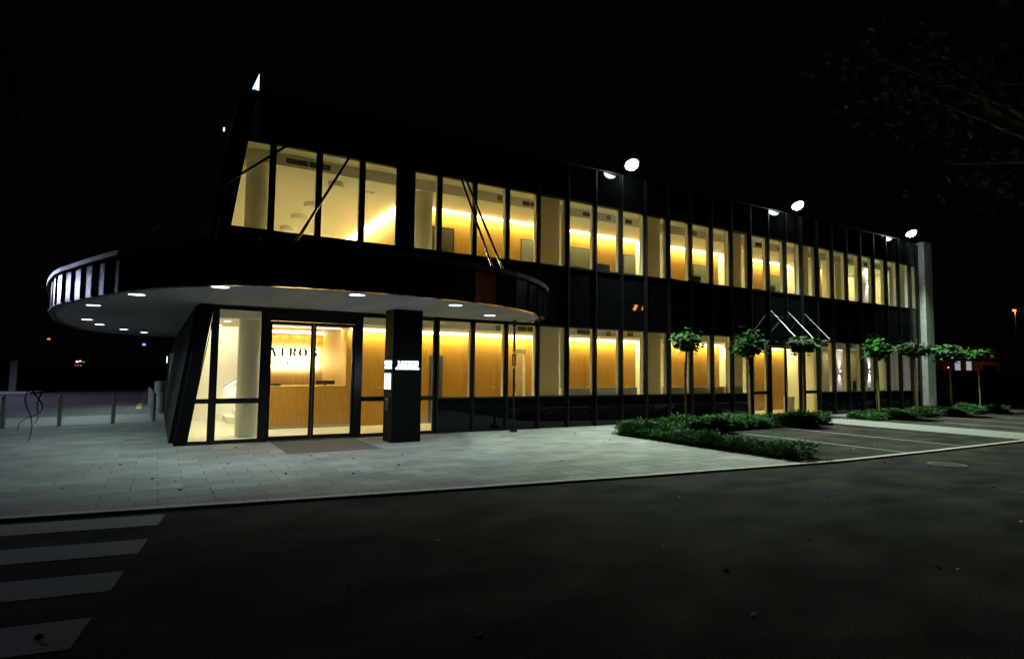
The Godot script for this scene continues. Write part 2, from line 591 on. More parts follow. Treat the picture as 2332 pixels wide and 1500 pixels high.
func build_shell() -> void:
	B = thing("medical_centre", "long two-storey building with lit glazed storeys, black glass bands and a leaning end wall", "building")
	var sl := func(called: String, m: String, y0: float, y1: float, z0: float, z1: float) -> void:
		# a slab that follows the leaning end wall
		var inner := 0.16
		put(B, called, prism_xy(PackedVector2Array([Vector2(edge(y0) + inner, y0), Vector2(ENDX, y0), Vector2(ENDX, y1), Vector2(edge(y1) + inner, y1)]), z1, z0), m)
	sl.call("floor", "floor", -0.2, 0.012, -0.08, -10.0)
	sl.call("floor_slab", "ceiling", 2.93, F2 - 0.02, -0.3, -10.0)
	sl.call("floor", "floor", F2 - 0.019, F2, -0.3, -10.0)
	sl.call("ceiling", "ceiling", 2.68, 2.929, BULK, -2.56)
	sl.call("ceiling", "ceiling", 6.36, 6.629, BULK, -10.0)
	sl.call("roof", "ceiling", 6.63, 7.4, -0.3, -10.0)
	# lower ceiling behind the corridor wall leaves the stair open on the left
	bb(B, "ceiling", "ceiling", 2.25, ENDX, 2.68, 2.929, -10.0, -2.561)
	bb(B, "ceiling", "ceiling", 0.85, 2.249, 2.68, 2.929, -4.2, -2.561)
	put(B, "rear_wall", prism_xy(PackedVector2Array([Vector2(edge(-0.1) + 0.165, -0.1), Vector2(ENDX, -0.1), Vector2(ENDX, 7.39), Vector2(edge(7.39) + 0.165, 7.39)]), -10.2, -10.001), "white_wall")
	put(B, "rear_wall", prism_xy(PackedVector2Array([Vector2(edge(-0.1) + 0.05, -0.1), Vector2(ENDX, -0.1), Vector2(ENDX, 7.5), Vector2(edge(7.5) + 0.05, 7.5)]), -17.6, -17.501), "black_paint")
	bb(B, "end_wall", "concrete", 29.76, 30.45, -0.1, TOP, -17.5, 0.29)
	bb(B, "end_wall", "white_wall", ENDX, 29.755, -0.1, 7.39, -10.0, -0.05)
	# solid strips behind the black glass bands
	bb(B, "spandrel_wall", "white_wall", 6.06, 17.98, -0.1, SILL - 0.03, -0.24, -0.045)
	bb(B, "spandrel_wall", "white_wall", 22.02, ENDX - 0.001, -0.1, SILL - 0.03, -0.24, -0.045)
	put(B, "spandrel_wall", prism_xy(PackedVector2Array([Vector2(edge(2.85) + 0.1, 2.85), Vector2(ENDX - 0.001, 2.85), Vector2(ENDX - 0.001, SILL2 - 0.03), Vector2(edge(SILL2) + 0.1, SILL2 - 0.03)]), -0.24, -0.045), "white_wall")
	put(B, "spandrel_wall", prism_xy(PackedVector2Array([Vector2(edge(6.53) + 0.1, 6.53), Vector2(ENDX - 0.001, 6.53), Vector2(ENDX - 0.001, 7.45), Vector2(edge(7.45) + 0.1, 7.45)]), -0.24, -0.045), "white_wall")
	put(B, "roof_edge", prism_xy(PackedVector2Array([Vector2(edge(7.585), 7.585), Vector2(29.755, 7.585), Vector2(29.755, TOP), Vector2(edge(TOP), TOP)]), -0.4, 0.012), "black_metal")
	put(B, "roof_sheet", prism_xz(PackedVector2Array([Vector2(1.5, -0.4), Vector2(29.755, -0.4), Vector2(29.755, -17.5), Vector2(1.5, -17.5)]), 7.405, 7.49), "black_paint")

# a window: frame and pane
func window(x0: float, x1: float, y0: float, y1: float, called := "window", fw := 0.018) -> Node3D:
	var w := group_node(B, called, Vector3((x0 + x1) / 2, y0, 0))
	var W := x1 - x0
	var H := y1 - y0
	var st := new_st()
	for r in [[-W / 2, -W / 2 + fw, 0.0, H], [W / 2 - fw, W / 2, 0.0, H], [-W / 2 + fw, W / 2 - fw, 0.0, fw * 0.7], [-W / 2 + fw, W / 2 - fw, H - fw * 0.7, H]]:
		st.append_from(box(Vector3(r[1] - r[0], r[3] - r[2], 0.07)), 0, Transform3D(Basis(), Vector3((r[0] + r[1]) / 2, (r[2] + r[3]) / 2, -0.02)))
	put(w, "frame", st.commit(), "black_metal")
	put(w, "pane", box(Vector3(W - fw * 2 + 0.01, H - fw * 1.4 + 0.01, 0.008)), "glass", Vector3(0, H / 2, -0.03))
	return w

func spandrel(x0: float, x1: float, y0: float, y1: float) -> void:
	bb(B, "spandrel_panel", "black_glass", x0 + 0.012, x1 - 0.012, y0, y1, -0.03, 0.0)

func lean_window(y0: float, y1: float, x1: float) -> void:
	# window cut by the leaning edge
	var w := group_node(B, "window")
	var off := 0.225
	var fw := 0.02
	var p := PackedVector2Array([Vector2(edge(y0) + off, y0), Vector2(x1, y0), Vector2(x1, y1), Vector2(edge(y1) + off, y1)])
	if edge(y1) + off > x1 - 0.02:
		var yt := (x1 - 0.02 - off - 0.34) / LEAN
		p = PackedVector2Array([Vector2(edge(y0) + off, y0), Vector2(x1, y0), Vector2(x1, yt)])
	var q := PackedVector2Array(Geometry2D.offset_polygon(p, -0.03)[0])
	put(w, "pane", prism_xy(q, -0.034, -0.026), "glass")
	var ring: Array = Geometry2D.clip_polygons(p, PackedVector2Array(Geometry2D.offset_polygon(p, -0.04)[0]))
	var st := new_st()
	var inn := PackedVector2Array(Geometry2D.offset_polygon(p, -fw)[0])
	for i in p.size():
		# match corners by nearness
		var a := p[i]
		var b := p[(i + 1) % p.size()]
		var c := nearest(inn, b)
		var d := nearest(inn, a)
		quad(st, Vector3(a.x, a.y, 0.015), Vector3(b.x, b.y, 0.015), Vector3(c.x, c.y, 0.015), Vector3(d.x, d.y, 0.015))
		quad(st, Vector3(d.x, d.y, 0.015), Vector3(c.x, c.y, 0.015), Vector3(c.x, c.y, -0.05), Vector3(d.x, d.y, -0.05))
	put(w, "frame", done(st), "black_metal")

func nearest(p: PackedVector2Array, to: Vector2) -> Vector2:
	var best := p[0]
	for q in p:
		if q.distance_to(to) < best.distance_to(to):
			best = q
	return best

func build_facade() -> void:
	# leaning edge board in front of the end wall
	put(B, "corner_board", prism_xy(PackedVector2Array([Vector2(edge(-0.05), -0.05), Vector2(edge(-0.05) + 0.23, -0.05), Vector2(edge(7.5) + 0.23, 7.5), Vector2(edge(7.5), 7.5)]), -0.06, 0.03), "black_paint")
	# mullion caps at every metre
	for i in range(1, 30):
		var lo := 0.0
		if i == 1:
			# cut short by the leaning edge
			bb(B, "mullion", "black_metal", 0.955, 1.045, 0.0, 2.82, -0.05, 0.035)
			continue
		if i == 2 or i == 3 or i == 4:
			if i == 2:
				bb(B, "mullion", "black_metal", 1.93, 2.07, 0.0, 2.85, -0.06, 0.05)
			bb(B, "mullion", "black_metal", i - 0.05, i + 0.05, 3.5, 7.5, -0.05, 0.035)
			if i == 4:
				bb(B, "mullion", "black_metal", 3.92, 4.08, 0.0, 2.85, -0.06, 0.05)
			continue
		if i == 5:
			bb(B, "pier", "black_metal", 4.86, 5.28, 3.5, 7.5, -0.05, 0.035)
			rod(B, "downpipe", "cap_metal", Vector3(5.27, 3.6, 0.09), Vector3(5.27, 7.4, 0.09), 0.025)
			continue
		if i == 20:
			lo = 2.85
		bb(B, "mullion", "black_metal", i - 0.055, i + 0.055, lo, 7.58, -0.05, 0.02)
		bb(B, "mullion_cap", "cap_metal", i - 0.022, i + 0.022, lo, 7.58, 0.021, 0.085)
		# white inner lining of the posts
		bb(B, "inner_post", "white_trim", i - 0.04, i + 0.04, lo + 0.01, 2.929, -0.19, -0.051)
		bb(B, "inner_post", "white_trim", i - 0.04, i + 0.04, SILL2 - 0.02, 6.629, -0.19, -0.051)
	for x in [2, 3, 4]:
		bb(B, "inner_post", "white_trim", x - 0.04, x + 0.04, SILL2 - 0.02, 6.629, -0.19, -0.051)
	# windows of the upper storey
	lean_window(SILL2, HEAD2, 1.95)
	window(2.05, 2.95, SILL2, HEAD2)
	window(3.05, 3.95, SILL2, HEAD2)
	window(4.05, 4.86, SILL2, HEAD2)
	window(5.28, 5.95, SILL2, HEAD2)
	for i in range(6, 29):
		window(i + 0.05, i + 0.95, SILL2, HEAD2, "window", 0.012)
	window(29.05, 29.6, SILL2, HEAD2, "window", 0.012)
	# windows of the lower storey
	lean_window(0.05, SILL - 0.03, 0.955)
	lean_window(SILL + 0.03, HEAD, 0.955)
	for r in [[1.045, 1.93], [4.08, 4.95], [4.95, 5.945]]:
		window(r[0], r[1], 0.05, SILL - 0.03, "window", 0.035)
		window(r[0], r[1], SILL + 0.03, HEAD, "window", 0.035)
		bb(B, "transom", "black_metal", r[0], r[1], SILL - 0.03, SILL + 0.03, -0.05, 0.03)
		bb(B, "threshold", "black_metal", r[0], r[1], 0.0, 0.05, -0.05, 0.03)
	bb(B, "transom", "black_metal", 0.62, 0.955, SILL - 0.03, SILL + 0.03, -0.05, 0.012)
	bb(B, "threshold", "black_metal", 0.56, 0.955, 0.0, 0.05, -0.05, 0.012)
	for i in range(6, 29):
		if i >= 18 and i <= 21:
			continue
		window(i + 0.05, i + 0.95, SILL, HEAD, "window", 0.012)
	window(29.05, 29.6, SILL, HEAD, "window", 0.012)
	# black glass bands
	for i in range(6, 30):
		var x1 := i + 1.0 if i < 29 else ENDX
		spandrel(i, x1, HEAD + 0.04, 3.66)
		spandrel(i, x1, 3.68, SILL2 - 0.04)
		spandrel(i, x1, HEAD2 + 0.04, 7.58)
		if i < 18 or i > 21:
			spandrel(i, x1, 0.06, SILL - 0.04)
			bb(B, "plinth", "black_metal", i + 0.056, x1 - 0.056, -0.02, 0.055, -0.05, 0.02)
	for r in [[1.75, 1.99], [2.0, 3.0], [3.0, 4.0], [4.0, 4.86], [5.28, 6.0]]:
		spandrel(r[0], r[1], HEAD2 + 0.04, 7.58)
	for r in [[1.2, 2.0], [2.0, 3.0], [3.0, 4.0], [4.0, 5.0], [5.0, 6.0]]:
		spandrel(r[0], r[1], 3.0, 3.66)
		spandrel(r[0], r[1], 3.68, SILL2 - 0.04)
	for y in [HEAD + 0.02, SILL2 - 0.02, HEAD2 + 0.02]:
		put(B, "rail", prism_xy(PackedVector2Array([Vector2(edge(y) + 0.2, y - 0.02), Vector2(ENDX, y - 0.02), Vector2(ENDX, y + 0.02), Vector2(edge(y) + 0.2, y + 0.02)]), -0.05, 0.03 if y < 6.0 else 0.055), "black_metal" if y < 6.0 else "cap_metal")
	bb(B, "rail", "black_metal", 6.0, 18.0, SILL - 0.04, SILL, -0.05, 0.03)
	bb(B, "rail", "black_metal", 22.0, ENDX, SILL - 0.04, SILL, -0.05, 0.03)
	bb(B, "rail", "black_metal", 29.6, 29.755, 0.0, 7.5, -0.05, 0.05)
	# sliding entrance door: two leaves under a head box
	bb(B, "door_head", "black_metal", 2.071, 3.919, 2.60, 2.85, -0.1, 0.05)
	for k in 2:
		var d := group_node(B, "sliding_door", Vector3(2.53 + k * 0.93, 0.0, -0.02))
		var st := new_st()
		for r in [[-0.46, -0.41, 0.02, 2.59], [0.41, 0.46, 0.02, 2.59], [-0.41, 0.41, 0.02, 0.10], [-0.41, 0.41, 2.52, 2.59]]:
			st.append_from(box(Vector3(r[1] - r[0], r[3] - r[2], 0.05)), 0, Transform3D(Basis(), Vector3((r[0] + r[1]) / 2, (r[2] + r[3]) / 2, 0)))
		put(d, "frame", st.commit(), "black_metal")
		put(d, "pane", box(Vector3(0.83, 2.43, 0.01)), "glass", Vector3(0, 1.31, 0))
	# second entrance
	for r in [[18.055, 18.945], [21.09, 21.945]]:
		window(r[0], r[1], 0.05, SILL - 0.03, "window", 0.04)
		window(r[0], r[1], SILL + 0.03, 2.62, "window", 0.04)
		bb(B, "transom", "black_metal", r[0], r[1], SILL - 0.03, SILL + 0.03, -0.05, 0.03)
		bb(B, "threshold", "black_metal", r[0], r[1], 0.0, 0.05, -0.05, 0.03)
		bb(B, "door_head", "black_metal", r[0], r[1], 2.62, 2.80, -0.1, 0.03)
	bb(B, "door_post", "black_metal", 18.945, 19.09, 0.0, 2.8, -0.1, 0.05)
	bb(B, "door_post", "black_metal", 20.86, 21.09, 0.0, 2.8, -0.1, 0.05)
	bb(B, "door_head", "black_metal", 19.09, 20.86, 2.56, 2.8, -0.1, 0.05)
	for k in 2:
		var x0 := 19.095 + k * 0.885
		var d := group_node(B, "glass_door", Vector3(x0 + 0.44, 0.0, -0.03))
		var st := new_st()
		for r in [[-0.44, -0.39, 0.02, 2.55], [0.39, 0.44, 0.02, 2.55], [-0.39, 0.39, 0.02, 0.10], [-0.39, 0.39, 2.48, 2.55]]:
			st.append_from(box(Vector3(r[1] - r[0], r[3] - r[2], 0.05)), 0, Transform3D(Basis(), Vector3((r[0] + r[1]) / 2, (r[2] + r[3]) / 2, 0)))
		put(d, "frame", st.commit(), "black_metal")
		put(d, "pane", box(Vector3(0.79, 2.39, 0.01)), "glass", Vector3(0, 1.29, 0))
		put(d, "handle", cyl(0.012, 0.4, 12), "steel", Vector3(-0.41 if k else 0.41, 1.1, 0.06))

func build_side_wall() -> void:
	# the leaning end wall with upright ribs
	var w := group_node(B, "side_wall")
	var slab := PackedVector2Array([Vector2(edge(-0.05) + 0.02, -0.05), Vector2(edge(-0.05) + 0.16, -0.05), Vector2(edge(7.5) + 0.16, 7.5), Vector2(edge(7.5) + 0.02, 7.5)])
	put(w, "cladding", prism_xy(slab, -17.5, -0.065), "black_paint")
	put(w, "lining", prism_xy(PackedVector2Array([Vector2(edge(0.0) + 0.162, 0.0), Vector2(edge(0.0) + 0.18, 0.0), Vector2(edge(7.0) + 0.18, 7.0), Vector2(edge(7.0) + 0.162, 7.0)]), -10.0, -0.07), "white_wall")
	var ang := atan(LEAN)
	var L := 7.5 / cos(ang)
	var rib := box(Vector3(0.13, L, 0.014))
	for i in 34:
		put(w, "rib", rib, "black_paint", Vector3(edge(3.75) - 0.01, 3.75, -0.5 - i * 0.5), Vector3(0, 0, -ang))
		put(w, "edge_trim", box(Vector3(0.012, L, 0.022)), "rib_highlight", Vector3(edge(3.75) - 0.01 - 0.0715 * cos(ang), 3.75 + 0.0715 * sin(ang), -0.5 - i * 0.5), Vector3(0, 0, -ang))  # pale strip painting the light along the outer rib edge
	for y in [0.93, 3.7, 5.6]:
		put(w, "seam", box(Vector3(0.03, 0.018, 17.2)), "zinc", Vector3(edge(y) + 0.01, y, -8.75))

# ------------------------------------------------------------------ interior
const WARM := Color(1.0, 0.965, 0.60)

func cove(x0: float, x1: float, y: float, e: float) -> void:
	# strip of light hidden in the ceiling edge before the wooden wall
	var n := group_node(B, "cove_light", Vector3((x0 + x1) / 2, y, BACK + 0.07))
	put(n, "light_strip", box(Vector3(x1 - x0, 0.075, 0.03)), "led_warm", Vector3(0, 0.012, -0.03))
	add_area(n, "light", Vector3((x0 + x1) / 2, y - 0.004, BACK + 0.15), Vector3(0, -1, -0.42), Vector2(x1 - x0, 0.05), WARM, e * (x1 - x0))

func vent(x0: float, x1: float, y: float, z := BULK) -> void:
	var v := group_node(B, "air_vent", Vector3((x0 + x1) / 2, y, z + 0.006))
	put(v, "backing", box(Vector3(x1 - x0, 0.13, 0.01)), "vent_dark")
	var n := int((x1 - x0) / 0.045)
	for i in n:
		put(v, "slat", box(Vector3(0.008, 0.12, 0.012)), "speaker_cloth", Vector3(-(x1 - x0) / 2 + (i + 0.5) * (x1 - x0) / n, 0, 0.006))

func speaker(x: float, y: float) -> void:
	put(B, "ceiling_speaker", cyl(0.085, 0.015, 24), "speaker_cloth", Vector3(x, y, BULK + 0.008), Vector3(PI / 2, 0, 0))

func wall_door(x0: float, x1: float, y0: float, h: float, material: String, handle_x: float) -> void:
	var d := group_node(B, "room_door", Vector3((x0 + x1) / 2, y0, BACK))
	put(d, "leaf", box(Vector3(x1 - x0, h, 0.012)), material, Vector3(0, h / 2 + 0.01, 0.004))
	put(d, "gap", box(Vector3(x1 - x0 + 0.014, h + 0.007, 0.004)), "vent_dark", Vector3(0, h / 2 + 0.01, 0.001))
	var hx := handle_x - (x0 + x1) / 2
	var st := new_st()
	st.append_from(box(Vector3(0.13, 0.02, 0.02)), 0, Transform3D(Basis(), Vector3(hx - 0.05, 1.05, 0.06)))
	st.append_from(box(Vector3(0.02, 0.02, 0.05)), 0, Transform3D(Basis(), Vector3(hx, 1.05, 0.035)))
	put(d, "handle", st.commit(), "steel")

func glass_room_door(x0: float, x1: float, y0: float, h: float) -> void:
	var d := group_node(B, "glass_room_door", Vector3((x0 + x1) / 2, y0, BACK))
	put(d, "frame", box(Vector3(x1 - x0, h, 0.02)), "dark_plastic", Vector3(0, h / 2, 0.005))
	put(d, "pane", box(Vector3(x1 - x0 - 0.05, h - 0.05, 0.02)), "grey_glass", Vector3(0, h / 2, 0.01))

func build_interior() -> void:
	# wooden corridor wall in panels, both storeys
	for s in 2:
		var y0 := 0.0 if s == 0 else F2
		var x := 4.42 if s == 0 else 5.92
		var xe := 23.66 if s == 0 else 26.6
		var k := 0
		put(B, "core_wall", box(Vector3(29.6 - x, 2.72, 0.05)), "white_wall", Vector3((29.6 + x) / 2, y0 + 1.36, BACK - 0.05))
		while x < xe - 0.05:
			var nx := minf(x + 1.18, xe)
			put(B, "wood_panel", box(Vector3(nx - x - 0.003, 2.62, 0.02)), "wood_%d" % ((k * 7 + s) % 3), Vector3((x + nx) / 2, y0 + 0.08 + 1.31, BACK - 0.012))
			x = nx
			k += 1
		bb(B, "skirting", "speaker_cloth", 4.42 if s == 0 else 5.92, xe, y0 + 0.01, y0 + 0.078, BACK - 0.03, BACK - 0.008)
	# room partitions
	for x in [10.43, 14.88, 19.32, 23.68]:
		bb(B, "partition", "white_wall", x, x + 0.12, 0.0, 2.68, BACK, BULK)
		bb(B, "partition", "white_wall", x, x + 0.12, F2, 6.36, BACK, BULK)
	for x in [9, 13, 17, 21]:
		# wall panels closing a window bay by each partition, made translucent to brighten them
		if x != 21:
			bb(B, "bay_panel", "translucent_panel", x + 0.06, x + 0.94, 0.02, 2.925, -0.325, -0.31)
		bb(B, "bay_panel", "translucent_panel", x + 0.06, x + 0.94, F2 + 0.01, 6.62, -0.325, -0.31)
	for r in [[10.06, 12.94], [14.06, 16.94], [17.06, 17.94]]:
		bb(B, "window_bench", "white_trim", r[0], r[1], 0.05, 1.09, -0.62, -0.32)
	# round columns
	for c in [[1.83, -1.22, 0.012, 2.68], [1.85, -1.26, F2, 6.36], [6.06, -1.26, F2, 6.36], [5.42, -1.0, 0.012, 2.68]]:
		put(B, "column", cyl(0.25, c[3] - c[2], 48), "white_wall", Vector3(c[0], (c[2] + c[3]) / 2, c[1]))
	# light strips
	for r in [[4.5, 10.4], [10.58, 14.85], [15.03, 19.29], [19.47, 23.65]]:
		cove(r[0], r[1], 2.635, 2.4)
	for r in [[6.0, 10.4], [10.58, 14.85], [15.03, 19.29], [19.47, 23.65], [23.83, 26.5]]:
		cove(r[0], r[1], 6.315, 2.7)
	# vents and loudspeakers in the bulkhead
	for r in [[2.42, 2.93], [2.96, 3.47], [9.05, 9.3], [9.33, 9.58], [11.27, 11.67], [13.02, 13.3], [15.9, 16.35], [19.6, 20.1], [20.95, 21.2], [25.2, 25.45], [25.62, 25.9], [27.1, 27.4], [27.75, 28.0], [29.0, 29.3]]:
		vent(r[0], r[1], 6.50)
	for r in [[8.92, 9.22], [9.25, 9.55], [11.07, 11.4], [11.42, 11.68], [12.7, 12.9], [13.1, 13.35], [15.7, 16.1], [23.72, 24.22], [25.2, 25.45], [25.8, 26.0]]:
		vent(r[0], r[1], 2.785)
	for x in [8.27, 12.32, 16.3, 20.3]:
		speaker(x, 6.52)
		speaker(x, 2.77)
	# doors
	wall_door(8.2, 9.12, 0.0, 2.08, "wood_1", 9.04)
	wall_door(11.0, 11.9, 0.0, 2.08, "wood_0", 11.8)
	wall_door(12.6, 13.5, 0.0, 2.08, "wood_2", 12.7)
	wall_door(16.1, 17.0, 0.0, 2.08, "wood_1", 16.9)
	wall_door(17.8, 18.7, 0.0, 2.08, "wood_0", 17.9)
	wall_door(4.62, 5.5, 0.0, 2.1, "wood_2", 5.4)
	wall_door(8.6, 9.5, F2, 2.1, "wood_2", 9.4)
	wall_door(12.95, 13.85, F2, 2.05, "wood_1", 13.1)
	wall_door(16.6, 17.5, F2, 2.05, "wood_0", 17.4)
	wall_door(21.1, 22.0, F2, 2.05, "wood_1", 21.9)
	glass_room_door(11.78, 12.73, F2, 2.12)
	glass_room_door(14.3, 14.87, F2, 2.12)
	glass_room_door(15.3, 15.75, F2, 2.12)
	glass_room_door(17.88, 18.85, F2, 2.12)
	glass_room_door(22.3, 23.2, F2, 2.12)
	glass_room_door(9.95, 10.42, F2, 2.15)
	var el := group_node(B, "elevator_door", Vector3(7.1, F2, BACK))
	put(el, "frame", box(Vector3(0.95, 2.16, 0.02)), "dark_plastic", Vector3(0, 1.08, 0.004))
	for k in 2:
		put(el, "leaf", box(Vector3(0.42, 2.1, 0.02)), "elevator_steel", Vector3(-0.215 + k * 0.43, 1.05, 0.014))
	bb(B, "lobby_door", "vent_dark", 6.85, 7.28, 0.01, 1.98, BACK - 0.002, BACK + 0.02)
	# white framed glass door standing open in the first lower room
	var od := thing("open_glass_door", "white framed glass door standing open before the wooden corridor wall", "door", Vector3(9.62, 0.012, -1.95))
	od.rotation.y = 0.5
	for r in [[-0.35, -0.25, 0.0, 2.2], [0.25, 0.35, 0.0, 2.2], [-0.25, 0.25, 0.0, 0.12], [-0.25, 0.25, 2.08, 2.2]]:
		put(od, "frame", box(Vector3(r[1] - r[0], r[3] - r[2], 0.05)), "white_trim", Vector3((r[0] + r[1]) / 2, (r[2] + r[3]) / 2, 0))
	put(od, "pane", box(Vector3(0.51, 1.97, 0.01)), "glass", Vector3(0, 1.1, 0))
	put(od, "lock_plate", box(Vector3(0.035, 0.24, 0.065)), "dark_plastic", Vector3(-0.3, 1.05, 0))
	put(od, "handle", box(Vector3(0.14, 0.02, 0.02)), "steel", Vector3(-0.36, 1.08, 0.06))
	# upper left hall: wooden wall running back, drum lamps that are off
	bb(B, "core_wall", "white_wall", 5.93, 6.0, F2, 6.36, -10.0, BACK - 0.08)
	var z := -2.48
	var k := 0
	while z > -9.9:
		bb(B, "wood_panel", "wood_%d" % (k % 3), 5.90, 5.92, F2 + 0.08, 6.30, maxf(z - 1.18, -10.0) + 0.003, z)
		z -= 1.18
		k += 1
	var cv := group_node(B, "cove_light", Vector3(5.83, 6.315, -6.2))
	put(cv, "light_strip", box(Vector3(0.03, 0.075, 7.4)), "led_warm", Vector3(0.03, 0.012, 0))
	add_area(cv, "light", Vector3(5.76, 6.31, -6.2), Vector3(0.4, -1, 0), Vector2(7.4, 0.05), Color(1.0, 0.98, 0.66), 38.0, Vector3(1, 0, 0))
	for p in [Vector3(3.72, 6.36, -3.95), Vector3(3.68, 6.36, -5.6), Vector3(3.66, 6.36, -7.5), Vector3(3.77, 6.36, -1.6)]:
		put(B, "drum_lamp", cyl(0.27 if p.z < -2 else 0.2, 0.13, 32), "ceiling", p - Vector3(0, 0.066, 0))
	var sd := group_node(B, "smoke_detector", Vector3(4.83, 6.36, -1.9))
	put(sd, "body", cyl(0.05, 0.05, 20, 0.06), "white_trim", Vector3(0, -0.025, 0))
	put(sd, "status_lamp", box(Vector3(0.09, 0.015, 0.03)), "red_plastic", Vector3(-0.13, -0.01, 0))
	# right rooms: violet-grey lower room with wall lamps, white upper rooms
	bb(B, "wall_panel", "violet_wall", 24.6, 29.6, 0.02, 2.25, BACK - 0.02, BACK + 0.004)
	bb(B, "wall_panel", "violet_wall", 24.6, 29.6, 2.27, 2.68, BACK - 0.02, BACK + 0.004)
	bb(B, "wood_panel", "wood_1", 23.82, 24.58, 0.08, 2.68, BACK - 0.02, BACK + 0.006)
	bb(B, "partition", "violet_wall", 26.9, 28.5, 0.02, 2.68, -1.3, -1.2)
	bb(B, "partition", "white_wall", 28.6, 29.6, 0.02, 2.68, -0.75, -0.62)
	bb(B, "partition", "white_wall", 26.9, 28.4, F2, 6.36, -1.3, -1.2)
	bb(B, "partition", "white_wall", 28.7, 29.6, F2, 6.36, -0.8, -0.7)
	bb(B, "closet", "white_trim", 25.1, 25.9, F2 + 0.01, 6.35, -1.7, -1.1)
	sconce(Vector3(27.6, 1.7, BACK + 0.01), "slim wall lamp lighting the violet grey rear wall above a tub chair")
	sconce(Vector3(27.75, 1.7, -1.195), "slim wall lamp on the violet grey partition behind the fourth staked tree")
	sconce(Vector3(29.2, 1.7, -0.615), "slim wall lamp on the white partition next to the concrete end wall")
	sconce(Vector3(27.75, 5.75, -1.195), "slim wall lamp put in for the light strip end on the white upper partition")  # lamp added in place of the light strip end at this partition
	add_area(group_node(B, "cove_light"), "light", Vector3(26.6, 2.62, -2.1), Vector3(0, -1, 0), Vector2(4.5, 0.06), WARM, 3.5)  # bare area lights from here, without a strip in the ceiling edge
	add_area(group_node(B, "cove_light"), "light", Vector3(27.9, 6.30, -2.1), Vector3(0, -1, 0), Vector2(2.6, 0.06), WARM, 4.0)
	add_area(group_node(B, "cove_light"), "light", Vector3(28.2, 6.32, -1.05), Vector3(0, -1, 0), Vector2(2.4, 0.06), WARM, 1.4)
	# things on the desks by the windows
	for a in [[11.66, 0.5, "dark flat monitor on the desk in the first upper room right of the canopy"], [15.72, 0.46, "dark flat monitor on the desk in the second upper room right of the canopy"], [19.83, 0.34, "dark flat monitor on the desk in the third upper room right of the canopy"]]:
		monitor(Vector3(a[0], F2 + 0.75, -0.42), a[1], a[2])
		desk(Vector3(a[0] - 0.4, F2, -0.62), "plain white desk under the " + a[2].substr(5, 12) + " of the " + a[2].get_slice("in the ", 1))
	for x in [10.7, 14.55, 18.97]:
		var room: String = {10.7: "first", 14.55: "second", 18.97: "third"}[x]
		var pr := thing("office_printer", "low dark office printer in the %s upper room right of the canopy" % room, "printer", Vector3(x, F2 + 0.75, -0.55), "printers on the upper desks")
		put(pr, "body", box(Vector3(0.5, 0.2, 0.32)), "dark_plastic", Vector3(0, 0.1, 0))
		put(pr, "lid", box(Vector3(0.42, 0.05, 0.26)), "dark_plastic", Vector3(0, 0.225, 0))
		desk(Vector3(x, F2, -0.6), "plain white desk under the low printer in the %s upper room" % room)
	for a in [[24.75, "narrow dark monitor by the lower window left of its twin"], [25.3, "narrow dark monitor by the lower window right of its twin"]]:
		monitor(Vector3(a[0], 0.75, -0.5), 0.22, a[1], 0.42)
	desk(Vector3(25.0, 0.012, -0.6), "white office desk with two narrow monitors behind the lower window")
	var ch := thing("tub_chair", "white rounded tub chair behind a lower window near the end wall", "chair", Vector3(27.4, 0.012, -0.8))
	put(ch, "seat", cyl(0.3, 0.42, 28, 0.33), "white_trim", Vector3(0, 0.22, 0))
	var bk := new_st()
	for i in 14:
		var a0 := PI * 0.95 * i / 14.0 + 0.1
		var a1 := PI * 0.95 * (i + 1) / 14.0 + 0.1
		var h0 := 0.7 + 0.3 * sin(a0)
		var h1 := 0.7 + 0.3 * sin(a1)
		for r in [0.34, 0.40]:
			quad(bk, Vector3(cos(a0) * r, 0.3, -sin(a0) * r), Vector3(cos(a1) * r, 0.3, -sin(a1) * r), Vector3(cos(a1) * r, h1, -sin(a1) * r), Vector3(cos(a0) * r, h0, -sin(a0) * r))
		quad(bk, Vector3(cos(a0) * 0.34, h0, -sin(a0) * 0.34), Vector3(cos(a1) * 0.34, h1, -sin(a1) * 0.34), Vector3(cos(a1) * 0.40, h1, -sin(a1) * 0.40), Vector3(cos(a0) * 0.40, h0, -sin(a0) * 0.40))
	put(ch, "backrest", done(bk), "white_trim")
	var bin := thing("waste_bin", "white cylindrical waste bin inside the second glazed entrance", "bin", Vector3(21.35, 0.012, -0.85))
	put(bin, "body", cyl(0.19, 0.62, 32), "white_trim", Vector3(0, 0.31, 0))
	put(bin, "lid", cyl(0.195, 0.03, 32), "white_wall", Vector3(0, 0.636, 0))

func monitor(at: Vector3, w: float, label: String, h := 0.33) -> void:
	var m := thing("monitor", label, "monitor", at)
	put(m, "screen", box(Vector3(w, h, 0.03)), "dark_plastic", Vector3(0, h / 2 + 0.1, 0))
	put(m, "neck", box(Vector3(0.05, 0.14, 0.03)), "dark_plastic", Vector3(0, 0.08, -0.02))
	put(m, "foot", box(Vector3(minf(0.24, w), 0.015, 0.18)), "dark_plastic", Vector3(0, 0.008, -0.02))

func desk(at: Vector3, label: String) -> void:
	var d := thing("desk", label, "desk", at, "desks under the upper windows" if at.y > 1 else "")
	put(d, "desktop", box(Vector3(0.78, 0.03, 0.5)), "white_trim", Vector3(0, 0.735, 0))
	for sx in [-1, 1]:
		for sz in [-1, 1]:
			put(d, "leg", box(Vector3(0.04, 0.72, 0.04)), "steel", Vector3(sx * 0.36, 0.36, sz * 0.22))

